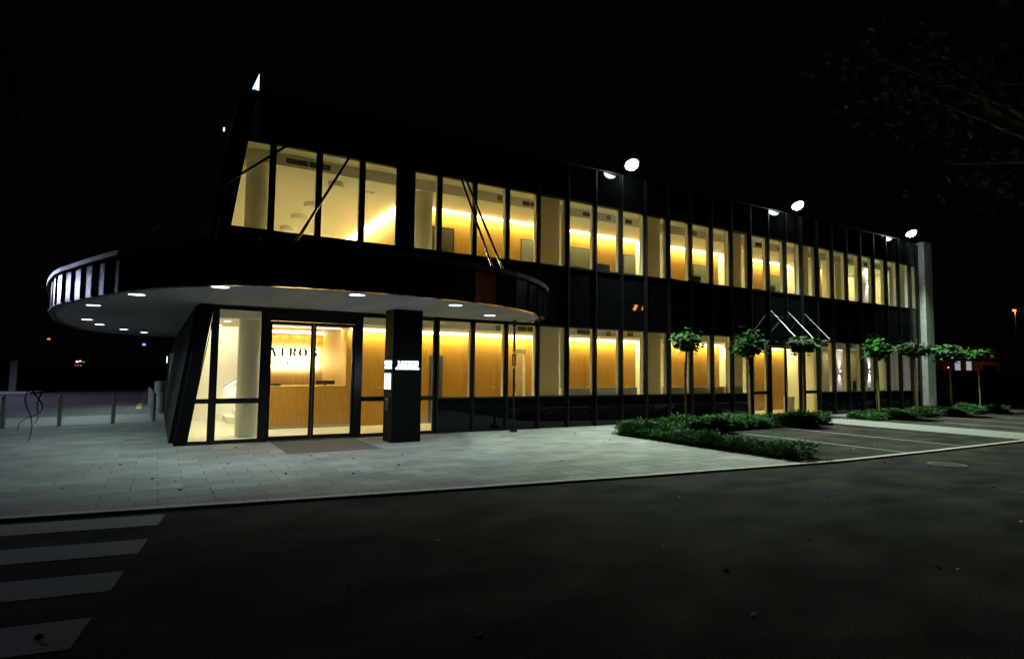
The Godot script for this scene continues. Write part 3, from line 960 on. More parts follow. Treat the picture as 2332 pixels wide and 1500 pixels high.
func sconce(at: Vector3, label: String) -> void:
	var s := thing("wall_lamp", label, "lamp", at)
	put(s, "body", box(Vector3(0.20, 0.035, 0.07)), "steel", Vector3(0, 0, 0.04))
	put(s, "upper_light", box(Vector3(0.14, 0.01, 0.04)), "sconce_glow", Vector3(0, 0.023, 0.045))
	put(s, "lower_light", box(Vector3(0.14, 0.01, 0.04)), "sconce_glow", Vector3(0, -0.023, 0.045))
	add_spot(s, "light", at + Vector3(0, 0.035, 0.05), Vector3(0, 1, -0.12), Color(0.95, 0.92, 1.0), 4.0, 24, 0.02)
	add_spot(s, "light", at + Vector3(0, -0.035, 0.05), Vector3(0, -1, -0.12), Color(0.95, 0.92, 1.0), 4.0, 24, 0.02)

func build_reception() -> void:
	# opening in the wooden wall with the counter, its pale side wall and the rear wall with the sign
	bb(B, "wood_panel", "wood_1", 2.3, 4.42, 0.08, 1.09, BACK - 0.02, BACK)
	bb(B, "skirting", "speaker_cloth", 2.3, 4.42, 0.012, 0.079, BACK - 0.03, BACK - 0.008)
	bb(B, "counter_top", "pale_wood", 2.3, 4.42, 1.09, 1.11, BACK - 0.5, BACK + 0.01)
	bb(B, "side_wall_panel", "pale_wood", 4.42, 4.44, 0.0, 2.68, -5.2, BACK - 0.02)
	bb(B, "wood_panel", "wood_0", 2.26, 3.4, 0.0, 2.68, -5.24, -5.2)
	bb(B, "wood_panel", "wood_1", 3.403, 4.42, 0.0, 2.68, -5.24, -5.2)
	bb(B, "wood_panel", "wood_2", 2.24, 2.26, 0.0, 2.68, -5.2, BACK - 0.02)
	var n := group_node(B, "cove_light", Vector3(3.35, 2.64, -5.1))
	put(n, "light_strip", box(Vector3(2.1, 0.075, 0.03)), "led_warm", Vector3(0, 0.012, -0.03))
	add_area(n, "light", Vector3(3.35, 2.634, -5.1), Vector3(0, -1, -0.1), Vector2(2.1, 0.05), WARM, 3.6)
	var n2 := group_node(B, "cove_light", Vector3(3.35, 2.66, -3.0))
	put(n2, "light_strip", box(Vector3(2.1, 0.012, 0.03)), "led_warm", Vector3(0, 0.01, 0))
	add_area(n2, "light", Vector3(3.35, 2.655, -3.0), Vector3(0, -1, 0), Vector2(2.1, 0.03), WARM, 2.0)
	# white lobby: rear wall, stair, ceiling lamps and an added fill panel
	put(B, "rear_wall", prism_xy(PackedVector2Array([Vector2(edge(0.0) + 0.17, 0.0), Vector2(2.24, 0.0), Vector2(2.24, 2.93), Vector2(edge(2.93) + 0.17, 2.93)]), -6.05, -5.95), "white_wall")
	var stt := group_node(B, "stair")
	bb(stt, "step", "white_trim", 1.72, 2.238, 0.013, 0.18, -5.94, -4.6)
	bb(stt, "step", "white_trim", 1.98, 2.237, 0.1801, 0.35, -5.94, -4.9)
	var hr := group_node(B, "handrail")
	rod(hr, "rail_tube", "steel", Vector3(1.72, 0.98, -5.75), Vector3(2.2, 1.3, -5.75), 0.022)
	rod(hr, "rail_light", "sconce_glow", Vector3(1.74, 0.965, -5.745), Vector3(2.2, 1.272, -5.745), 0.012)
	add_spot(hr, "light", Vector3(1.96, 1.08, -5.72), Vector3(0.1, -1, -0.25), Color(1, 0.97, 0.85), 0.35, 60, 0.1)
	for p in [Vector3(1.35, 2.68, -3.6), Vector3(3.0, 2.68, -1.7), Vector3(1.4, 2.68, -1.9)]:
		var dl := group_node(B, "recessed_light", p)
		put(dl, "ring", cyl(0.09, 0.012, 28), "white_trim", Vector3(0, -0.006, 0))
		put(dl, "lens", cyl(0.07, 0.006, 28), "led_warm", Vector3(0, -0.016, 0))
		add_spot(dl, "light", p + Vector3(0, -0.03, 0), Vector3(0, -1, 0), Color(1.0, 0.99, 0.78), 4.4, 75, 0.08)
	var lp := group_node(B, "lobby_fill_panel", Vector3(1.5, 2.91, -5.05))  # mostly unseen glowing panel, added to brighten the lobby
	put(lp, "panel", box(Vector3(1.0, 0.03, 1.2)), "led_warm")
	add_area(lp, "light", Vector3(1.5, 2.885, -5.05), Vector3(0, -1, 0), Vector2(1.0, 1.2), Color(1.0, 0.99, 0.78), 1.4)
	# sign with letters lit from behind
	var sg := thing("wall_sign", "dark letters with a white halo on the wooden wall behind the reception counter", "sign", Vector3(3.42, 1.6, -5.15))
	var xs := [2.60, 2.92, 3.21, 3.50, 3.80, 4.14]
	var word := "IATROS"
	for i in 6:
		var t := text_mesh(word[i], 0.26, 0.03)
		var heavy := new_st()
		for o in 3:
			heavy.append_from(t, 0, Transform3D(Basis(), Vector3((o - 1) * 0.009, 0, o * 0.002)))
		put(sg, "letter", heavy.commit(), "dark_plastic", Vector3(xs[i] - 3.42, 0.435, 0.06))
	put(sg, "rule", box(Vector3(1.62, 0.012, 0.02)), "dark_plastic", Vector3(-0.07, 0.235, 0.06))
	var row := text_mesh("MEDICINSKI CENTER", 0.105, 0.02)
	var bold_row := new_st()
	for o in 3:
		bold_row.append_from(row, 0, Transform3D(Basis(), Vector3((o - 1) * 0.005, 0, o * 0.002)))
	put(sg, "lettering", bold_row.commit(), "dark_plastic", Vector3(-0.07, 0.115, 0.06))
	add_area(sg, "halo_light", Vector3(3.40, 1.86, -5.12), Vector3(0, 0, -1), Vector2(1.8, 0.60), Color(0.80, 0.90, 1.0), 24.0, Vector3.UP)
	# on the counter
	monitor(Vector3(3.95, 1.04, -2.8), 0.5, "wide dark monitor behind the reception counter", 0.1)
	var tr := thing("document_tray", "dark document tray on the reception counter below the lit sign", "tray", Vector3(2.62, 1.11, -2.75))
	put(tr, "base", box(Vector3(0.32, 0.012, 0.22)), "dark_plastic", Vector3(0, 0.006, 0))
	put(tr, "rim", box(Vector3(0.32, 0.05, 0.012)), "dark_plastic", Vector3(0, 0.03, 0.105))
	put(tr, "paper", box(Vector3(0.29, 0.02, 0.18)), "white_trim", Vector3(0, 0.024, 0))

# ------------------------------------------------------------------ canopy
const CANOPY := [Vector2(8.72, 0.04), Vector2(8.55, 0.75), Vector2(8.1, 1.75), Vector2(7.4, 2.55), Vector2(6.5, 3.25), Vector2(5.5, 3.74), Vector2(4.4, 4.0), Vector2(3.2, 4.12), Vector2(2.0, 4.08), Vector2(0.95, 3.72), Vector2(0.15, 2.95), Vector2(-0.45, 1.9), Vector2(-1.0, 0.6), Vector2(-1.5, -0.75), Vector2(-1.93, -2.1), Vector2(-2.36, -4.6), Vector2(-2.62, -7.4), Vector2(-2.62, -10.6), Vector2(-2.3, -13.9), Vector2(-1.5, -16.0), Vector2(-0.5, -17.0), Vector2(0.70, -17.4)]

func build_canopy() -> void:
	var c := thing("entrance_canopy", "wide curved canopy with dark metal fascia and pale soffit wrapping the building corner", "canopy")
	# smooth outline through the points
	var cu := Curve2D.new()
	for i in CANOPY.size():
		var t: Vector2 = (CANOPY[mini(i + 1, CANOPY.size() - 1)] - CANOPY[maxi(i - 1, 0)]) / 6.0
		cu.add_point(CANOPY[i], -t, t)
	cu.bake_interval = 0.05
	var total := cu.get_baked_length()
	var n := int(total / 0.62)
	var line := PackedVector2Array()
	for i in n + 1:
		line.append(cu.sample_baked(total * i / n, true))
	var y0 := 2.85
	var y1 := 3.49
	var poly := PackedVector2Array(line)
	poly.append(Vector2(0.70, 0.04))
	# soffit, top sheet
	var norm := []
	for i in line.size():
		var d := (line[mini(i + 1, n)] - line[maxi(i - 1, 0)]).normalized()
		var o := d.orthogonal()
		var mid := Vector2(3.0, -2.0)
		if o.dot(line[i] - mid) < 0:
			o = -o
		norm.append(o)
	var inner := PackedVector2Array()
	for i in line.size():
		inner.append(line[i] - norm[i] * 0.16)
	inner[0] = Vector2(8.56, 0.04)
	inner[n] = Vector2(0.70, -17.24)
	var ip := PackedVector2Array(inner)
	ip.append(Vector2(0.70, 0.04))
	put(c, "soffit", prism_xz(ip, y0 + 0.03, y0 + 0.06), "soffit")
	put(c, "deck", prism_xz(poly, y1 - 0.06, y1 - 0.01), "black_paint")
	# bottom flange, one piece
	var st := new_st()
	for i in n:
		quad(st, v3(line[i], y0), v3(line[i + 1], y0), v3(inner[i + 1], y0), v3(inner[i], y0))
		quad(st, v3(inner[i], y0), v3(inner[i + 1], y0), v3(inner[i + 1], y0 + 0.04), v3(inner[i], y0 + 0.04))
	put(c, "bottom_flange", done(st), "zinc")
	# fascia panels, standing seams and coping pieces
	for i in n:
		var a := line[i]
		var b := line[i + 1]
		var na: Vector2 = norm[i]
		var nb: Vector2 = norm[i + 1]
		var pst := new_st()
		var flat := (na + nb).normalized()
		quad(pst, v3(a, y0), v3(b, y0), v3(b, y1), v3(a, y1))
		quad(pst, v3(b - flat * 0.03, y0), v3(a - flat * 0.03, y0), v3(a - flat * 0.03, y1), v3(b - flat * 0.03, y1))
		quad(pst, v3(a, y0), v3(a - flat * 0.03, y0), v3(b - flat * 0.03, y0), v3(b, y0))
		put(c, "fascia_panel", done(pst), "zinc")
		var sm := (b - a).normalized() * 0.012
		put(c, "standing_seam", prism_xz(PackedVector2Array([a - sm - na * 0.01, a + sm - na * 0.01, a + sm + na * 0.022, a - sm + na * 0.022]), y0 + 0.005, y1 - 0.002), "black_paint")
		var g := (b - a).normalized() * 0.004
		put(c, "coping_piece", prism_xz(PackedVector2Array([a + g + na * 0.055, b - g + nb * 0.055, b - g - nb * 0.2, a + g - na * 0.2]), y1, y1 + 0.085), "zinc_light")
	# downlights
	var spots := [Vector2(0.82, 3.15), Vector2(-0.37, 1.09), Vector2(-1.23, -1.79), Vector2(-1.76, -6.87), Vector2(-1.62, -9.11), Vector2(-1.08, -11.65), Vector2(-0.49, -13.49), Vector2(2.96, 3.44), Vector2(5.09, 2.96), Vector2(6.73, 1.39)]
	for s in spots:
		var d := group_node(c, "downlight", Vector3(s.x, y0 + 0.03, s.y))
		put(d, "ring", ring_mesh(0.13, 0.155, -0.014), "steel")
		put(d, "lens", cyl(0.13, 0.012, 28), "led_cool", Vector3(0, -0.006, 0))
		add_spot(d, "light", Vector3(s.x, y0 - 0.01, s.y), Vector3(0, -1, 0), Color(0.88, 1.0, 0.97), 4.6, 72, 0.12, 1.0)
	# stays from the upper facade to the canopy rim
	var yt := 6.62
	for r in [[Vector3(2.40, yt, 0.03), Vector3(-1.0, 3.55, 0.25)], [Vector3(3.72, yt, 0.03), Vector3(1.80, 3.55, 3.85)], [Vector3(6.53, yt, 0.03), Vector3(5.68, 3.55, 3.45)], [Vector3(6.66, yt, 0.03), Vector3(5.80, 3.55, 3.62)]]:
		rod(c, "stay", "stay_metal", r[0], r[1], 0.028, 10)
		put(c, "stay_bracket", box(Vector3(0.1, 0.1, 0.06)), "black_metal", r[0])
	# thin upright stay with turnbuckle below the rim
	var v := group_node(c, "tie_down", Vector3(7.95, 0, 0.5))
	rod(v, "rod", "black_metal", Vector3(7.95, 2.07, 0.5), Vector3(7.95, 2.88, 0.5), 0.03)
	rod(v, "rod", "black_metal", Vector3(7.95, 0.1, 0.5), Vector3(7.95, 1.62, 0.5), 0.03)
	rod(v, "thread", "black_metal", Vector3(7.95, 1.6, 0.5), Vector3(7.95, 2.1, 0.5), 0.012)
	for sx in [-1, 1]:
		put(v, "turnbuckle", box(Vector3(0.018, 0.27, 0.03)), "black_metal", Vector3(sx * 0.042, 1.85, 0))
	for yy in [1.72, 1.98]:
		put(v, "turnbuckle", box(Vector3(0.1, 0.03, 0.04)), "black_metal", Vector3(0, yy, 0))
	put(v, "foot", box(Vector3(0.16, 0.1, 0.12)), "black_metal", Vector3(0, 0.05, 0))
	put(v, "head", cyl(0.045, 0.12, 16, 0.075), "black_metal", Vector3(0, 2.79, 0))

func v3(p: Vector2, y: float) -> Vector3:
	return Vector3(p.x, y, p.y)

func build_pillar() -> void:
	var p := thing("sign_pillar", "square black pillar with glowing white lettering carrying the canopy by the entrance", "pillar", Vector3(4.715, 0, 1.08))
	put(p, "shaft", box(Vector3(0.67, 2.88, 0.54)), "black_paint", Vector3(0, 1.44, 0))
	# front lettering
	var word := "IATROS"
	var xs := [-0.205, -0.13, -0.045, 0.04, 0.13, 0.21]
	for i in 6:
		put(p, "letter", text_mesh(word[i], 0.098, 0.02), "sign_glow", Vector3(xs[i] + 0.005, 1.705, 0.283))
	put(p, "rule", box(Vector3(0.48, 0.01, 0.015)), "sign_glow", Vector3(0, 1.632, 0.28))
	put(p, "lettering", text_mesh("MEDICINSKI CENTER", 0.036, 0.015), "sign_glow", Vector3(0, 1.592, 0.28))
	add_area(p, "light", Vector3(4.715, 1.66, 1.40), Vector3(0, 0, 1), Vector2(0.48, 0.18), Color(0.75, 0.85, 1.0), 0.15, Vector3.UP)
	# side lettering and lit notice
	var xz := [0.205, 0.125, 0.04, -0.045, -0.13, -0.205]
	for i in 6:
		put(p, "letter", text_mesh(word[i], 0.085, 0.015), "sign_glow", Vector3(-0.345, 1.715, -xz[i] * 0.9), Vector3(0, -PI / 2, 0))
	put(p, "rule", box(Vector3(0.012, 0.01, 0.40)), "sign_glow", Vector3(-0.343, 1.645, 0))
	put(p, "lettering", text_mesh("MEDICINSKI CENTER", 0.03, 0.012), "sign_glow", Vector3(-0.343, 1.605, 0), Vector3(0, -PI / 2, 0))
	var nt := put(p, "notice_panel", box(Vector3(0.014, 0.34, 0.38)), "sign_panel", Vector3(-0.343, 1.31, -0.02))
	for i in 9:
		put(nt, "text_line", box(Vector3(0.002, 0.008, 0.30 - 0.04 * (i % 3))), "speaker_cloth", Vector3(-0.008, 0.13 - i * 0.032, 0.0))
	add_area(p, "light", Vector3(4.335, 1.4, 1.06), Vector3(-1, 0, 0), Vector2(0.38, 0.5), Color(0.75, 0.85, 1.0), 0.22, Vector3.UP)
	var mb := put(p, "letter_box", box(Vector3(0.02, 0.30, 0.26)), "black_metal", Vector3(-0.346, 0.82, 0))
	put(mb, "flap", box(Vector3(0.012, 0.02, 0.22)), "steel", Vector3(-0.012, 0.1, 0))
	put(mb, "lock", cyl(0.012, 0.014, 12), "steel", Vector3(-0.014, 0.06, 0.08), Vector3(0, 0, PI / 2))

func build_small_canopy() -> void:
	var c := thing("glass_canopy", "thin flat canopy held by three slanting steel rods over the second entrance", "canopy", Vector3(20.05, 2.80, 0))
	put(c, "plate", box(Vector3(2.6, 0.025, 1.06)), "black_glass", Vector3(0, 0.0, 0.56))
	put(c, "edge_trim", box(Vector3(2.6, 0.035, 0.02)), "cap_metal", Vector3(0, 0.0, 1.10))
	for x in [19.1, 20.12, 21.12]:
		rod(c, "stay_rod", "rod_steel", Vector3(x, 3.82, 0.05), Vector3(x, 2.83, 1.0), 0.014)
		put(c, "rod_bracket", box(Vector3(0.05, 0.05, 0.05)), "rod_steel", Vector3(x - 20.05, 1.02, 0.03))
		put(c, "rod_clamp", box(Vector3(0.05, 0.04, 0.05)), "rod_steel", Vector3(x - 20.05, 0.03, 1.0))

func build_flood_lights() -> void:
	var labels := ["white flood light on the roof edge above the window bay next to the curved canopy", "white flood light on the roof edge above the second entrance", "white flood light on the roof edge beside the pale end wall"]
	for i in 3:
		var x := 12.0 + i * 8.12
		var at := Vector3(x, 7.80, 0.49)
		var f := thing("flood_light", labels[i], "lamp", at, "flood lights along the roof edge")
		rod(f, "arm", "black_metal", Vector3(x, 7.6, -0.15), Vector3(x, 7.86, 0.38), 0.022)
		var d := Vector3(-0.05, -0.90, 0.42).normalized()
		var face := Vector3(-0.10, -0.88, 0.46).normalized()
		var q := Quaternion(Vector3.UP, face)
		var hd := put(f, "housing", cyl(0.16, 0.16, 28, 0.25), "black_metal", -face * 0.06)
		hd.quaternion = q
		var rim := put(f, "bezel", ring_mesh(0.215, 0.25, 0.025), "black_metal", face * 0.01)
		rim.quaternion = q
		var dome := SphereMesh.new()
		dome.radius = 0.2
		dome.height = 0.15
		dome.is_hemisphere = true
		dome.radial_segments = 28
		dome.rings = 8
		var ln := put(f, "lens", dome, "flood_glow", face * 0.022)
		ln.quaternion = q
		add_spot(f, "light", at + face * 0.2, d, Color(0.90, 1.0, 0.90), 152.0, 52, 0.16, 1.0)
	var r := thing("roof_corner_glint", "small triangular bluish white glow standing for a metal glint above the leaning corner", "lamp", Vector3(1.6, 7.57, -0.3))
	put(r, "lens", prism_xy(PackedVector2Array([Vector2(-0.045, 0.19), Vector2(0.085, 0.17), Vector2(0.085, 0.56)]), -0.03, 0.03), "roof_glow")  # glowing plate painting a glint on the metal corner
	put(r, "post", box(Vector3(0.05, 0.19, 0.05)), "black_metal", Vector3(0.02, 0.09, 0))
	var r2 := thing("eaves_dot", "tiny bluish glowing dot on the edge of the leaning ribbed wall", "lamp", Vector3(1.14, 7.30, -1.9))
	put(r2, "lens", box(Vector3(0.03, 0.08, 0.05)), "roof_glow")  # small emissive block at the wall edge
	put(r2, "bracket", box(Vector3(0.3, 0.02, 0.03)), "black_metal", Vector3(0.14, 0.05, 0))

# ------------------------------------------------------------------ plants
func leaf_into(st: SurfaceTool, at: Vector3, b: Basis, s: float, col: Color) -> void:
	# a five-lobed leaf of eight triangles, slightly folded
	var rim := [Vector2(0, -0.45), Vector2(0.28, -0.38), Vector2(0.5, -0.12), Vector2(0.30, 0.02), Vector2(0.42, 0.36), Vector2(0.16, 0.26), Vector2(0, 0.62), Vector2(-0.16, 0.26), Vector2(-0.42, 0.36), Vector2(-0.30, 0.02), Vector2(-0.5, -0.12), Vector2(-0.28, -0.38)]
	var c := at
	for i in rim.size():
		var p: Vector2 = rim[i]
		var q: Vector2 = rim[(i + 1) % rim.size()]
		st.set_color(col)
		st.add_vertex(c)
		st.add_vertex(at + b * Vector3(p.x * s, -absf(p.x) * s * 0.35 - p.y * p.y * s * 0.25, p.y * s))
		st.add_vertex(at + b * Vector3(q.x * s, -absf(q.x) * s * 0.35 - q.y * q.y * s * 0.25, q.y * s))

func crown_mesh(r: RandomNumberGenerator, rx: float, ry: float, clumps: int, per: int, size: float) -> ArrayMesh:
	var st := new_st()
	for c in clumps:
		var d := Vector3(r.randfn(), r.randfn() * 0.8, r.randfn()).normalized()
		var rad := pow(r.randf_range(0.12, 1.0), 0.45) * (r.randf_range(1.1, 1.4) if r.randf() < 0.14 else 1.0)
		var cc := Vector3(d.x * rx, d.y * ry, d.z * rx) * rad
		if cc.y < 0:
			cc.y *= 0.75
		var spread := r.randf_range(0.05, 0.15)
		var tone := r.randf_range(0.6, 1.35)
		for k in per:
			var o := Vector3(r.randfn(), r.randfn() * 0.65, r.randfn()) * spread
			var at := cc + o
			var outward := Vector3(at.x, 0, at.z).normalized()
			var up := (Vector3(r.randfn() * 0.45, 1.0, r.randfn() * 0.45) + outward * 0.45).normalized()
			var fwd := (outward + Vector3(r.randfn() * 0.6, -0.35, r.randfn() * 0.6)).normalized()
			var right := up.cross(fwd).normalized()
			var b := Basis(right, up, right.cross(up)).orthonormalized()
			var t := tone * r.randf_range(0.75, 1.25)
			var col := Color(0.018 * t, 0.078 * t, 0.012 * t).lerp(Color(0.10, 0.15, 0.02), 0.5 if r.randf() < 0.06 else 0.0)
			leaf_into(st, at, b, size * r.randf_range(0.7, 1.2), col)
	return done(st)

func build_trees() -> void:
	var r := RandomNumberGenerator.new()
	r.seed = 77
	var spots := [[12.58, 2.05, 2.32, 0.25, 0.27], [15.26, 2.05, 2.30, 0.34, 0.36], [17.87, 2.05, 2.42, 0.38, 0.25], [22.25, 2.05, 2.40, 0.42, 0.42], [24.92, 2.05, 2.44, 0.44, 0.26], [27.62, 2.05, 2.38, 0.54, 0.36], [30.12, 2.05, 2.40, 0.40, 0.17]]
	var labels := ["young staked tree with a round crown at the corner of the planted bed", "young staked tree with a dense drooping crown left of the second entrance", "young staked tree with a flat crown before the second entrance", "young staked tree with a tall crown right of the second entrance", "young staked tree with a wide flat crown before the pale end wall", "young staked tree with an open crown just past the pale end wall", "young staked tree with the smallest flat crown at the far end of the bed"]
	for i in spots.size():
		var s: Array = spots[i]
		var t := thing("young_tree", labels[i], "tree", Vector3(s[0], 0, s[1]), "young staked trees along the facade")
		var lx := r.randf_range(-0.05, 0.05)
		var lz := r.randf_range(-0.05, 0.05)
		var top: float = s[2]
		put(t, "trunk", tube([Vector3(0, 0, 0), Vector3(lx * 0.6, 0.7, lz), Vector3(lx, 1.4, lz * 0.5), Vector3(0, top - 0.2, 0), Vector3(0.01, top + 0.1, 0)], [0.034, 0.029, 0.026, 0.024, 0.012]), "bark")
		var lim := new_st()
		for k in 7:
			var a := TAU * k / 7.0 + r.randf()
			var e := Vector3(cos(a) * s[3] * 0.75, r.randf_range(0.0, 0.3), sin(a) * s[3] * 0.75)
			lim.append_from(tube([Vector3(0, top - 0.22, 0), Vector3(e.x * 0.5, top - 0.05 + e.y * 0.4, e.z * 0.5), Vector3(e.x, top + e.y * 0.6, e.z)], [0.013, 0.009, 0.004], 5), 0, Transform3D())
		put(t, "limbs", lim.commit(), "bark")
		put(t, "crown", crown_mesh(r, s[3], s[4], 46 + int(s[3] * s[4] * 220), 14, 0.125), "leaf_%d" % (i % 3), Vector3(0, top + 0.08, 0))
		var sx := -0.11 if i < 3 else -0.09
		var stake := put(t, "stake", cyl(0.03, 1.85, 12, 0.028), "stake", Vector3(sx, 0.925, 0.07), Vector3(0, 0, 0.02))
		put(stake, "tie", ring_mesh(0.03, 0.045, 0.03), "dark_plastic", Vector3(0.02, -0.65, -0.01))
		put(stake, "tie", ring_mesh(0.03, 0.045, 0.03), "dark_plastic", Vector3(0.02, 0.55, -0.01))

func sprig_mesh(r: RandomNumberGenerator) -> ArrayMesh:
	var st := new_st()
	for k in 7:
		var a := TAU * k / 7.0 + r.randf() * 0.8
		var lift := r.randf_range(0.35, 1.1)
		var d := Vector3(cos(a), lift, sin(a)).normalized()
		var L := r.randf_range(0.16, 0.30)
		var t := r.randf_range(0.6, 1.25)
		for j in 13:
			var f := 0.12 + 0.88 * j / 12.0
			var p := d * L * f + Vector3(0, -0.25 * L * f * f, 0) + Vector3(0, 0.02, 0)
			for s in [-1, 1]:
				var side: Vector3 = d.cross(Vector3.UP).normalized().rotated(d, r.randf_range(-1.2, 1.2)) * s
				var tip: Vector3 = p + (d * 0.6 + side * 0.8).normalized() * (0.055 - 0.028 * f)
				var w := d * 0.011
				var c := Color(0.034, 0.112, 0.024) * t * lerpf(0.8, 1.25, f)
				st.set_color(c)
				st.add_vertex(p - w)
				st.add_vertex(tip)
				st.add_vertex(p + w)
	return done(st)

func build_beds() -> void:
	var r := RandomNumberGenerator.new()
	r.seed = 5
	var sprigs := [sprig_mesh(r), sprig_mesh(r), sprig_mesh(r)]
	var bed1 := PackedVector2Array([Vector2(10.3, 1.78), Vector2(12.2, 1.46), Vector2(18.6, 1.46), Vector2(18.6, 2.6), Vector2(10.8, 2.6), Vector2(10.8, 7.22), Vector2(9.97, 7.12), Vector2(9.97, 2.35)])
	var bed2 := PackedVector2Array([Vector2(21.05, 1.46), Vector2(32.4, 1.46), Vector2(32.4, 2.4), Vector2(21.05, 2.4)])
	var labels := ["dense low juniper filling the angled bed beside the paving", "dense low juniper filling the long bed before the end wall"]
	for n in 2:
		var poly: PackedVector2Array = [bed1, bed2][n]
		structure("soil_bed", prism_xz(poly, -0.2, 0.012), "soil")
		var node := Node3D.new()
		node.name = numbered("juniper_cover")
		node.set_meta("kind", "stuff")
		tag(node, labels[n], "ground cover")
		add_child(node)
		var tf := [[], [], []]
		var inner := PackedVector2Array(Geometry2D.offset_polygon(poly, -0.1)[0])
		var count := 5600 if n == 0 else 3600
		var lo := Vector2(9.9, 0.6) if n == 0 else Vector2(21.0, 0.6)
		var hi := Vector2(18.7, 7.3) if n == 0 else Vector2(32.5, 2.5)
		var hump := FastNoiseLite.new()
		hump.seed = 4 + n
		hump.frequency = 0.55
		var tries := 0
		while tf[0].size() + tf[1].size() + tf[2].size() < count and tries < 60000:
			tries += 1
			var p := Vector2(r.randf_range(lo.x, hi.x), r.randf_range(lo.y, hi.y))
			if not Geometry2D.is_point_in_polygon(p, inner):
				continue
			var h := hump.get_noise_2d(p.x, p.y)
			if n == 0 and p.y > 6.2 and r.randf() < (p.y - 6.2) * 1.1:
				continue
			var y := maxf(0.0, r.randf() * (0.13 + 0.20 * h))
			var sc := r.randf_range(0.5, 1.15) * (0.92 + 0.45 * h)
			var b := Basis.from_euler(Vector3(r.randfn() * 0.22, r.randf() * TAU, r.randfn() * 0.22)).scaled(Vector3.ONE * sc)
			tf[r.randi() % 3].append(Transform3D(b, Vector3(p.x, y, p.y)))
		for k in 3:
			var mm := MultiMesh.new()
			mm.transform_format = MultiMesh.TRANSFORM_3D
			mm.mesh = sprigs[k]
			mm.instance_count = tf[k].size()
			for i in tf[k].size():
				mm.set_instance_transform(i, tf[k][i])
			var mi := MultiMeshInstance3D.new()
			mi.name = "sprigs"
			mi.multimesh = mm
			mi.material_override = M["juniper"]
			mi.set_meta("kind", "stuff")
			node.add_child(mi, true)
		# dry litter along the edge
		var lst := new_st()
		for i in 420 if n == 0 else 300:
			var e := r.randi() % poly.size()
			var a := poly[e].lerp(poly[(e + 1) % poly.size()], r.randf())
			var off := Vector2(r.randfn(), r.randfn()) * 0.07
			leaf_into(lst, Vector3(a.x + off.x, 0.016 + r.randf() * 0.012, a.y + off.y), Basis.from_euler(Vector3(r.randfn() * 0.4, r.randf() * TAU, r.randfn() * 0.4)), r.randf_range(0.025, 0.06), Color.WHITE)
		var lm := put(node, "dry_litter", done(lst), "dead_leaf")
		lm.set_meta("kind", "stuff")

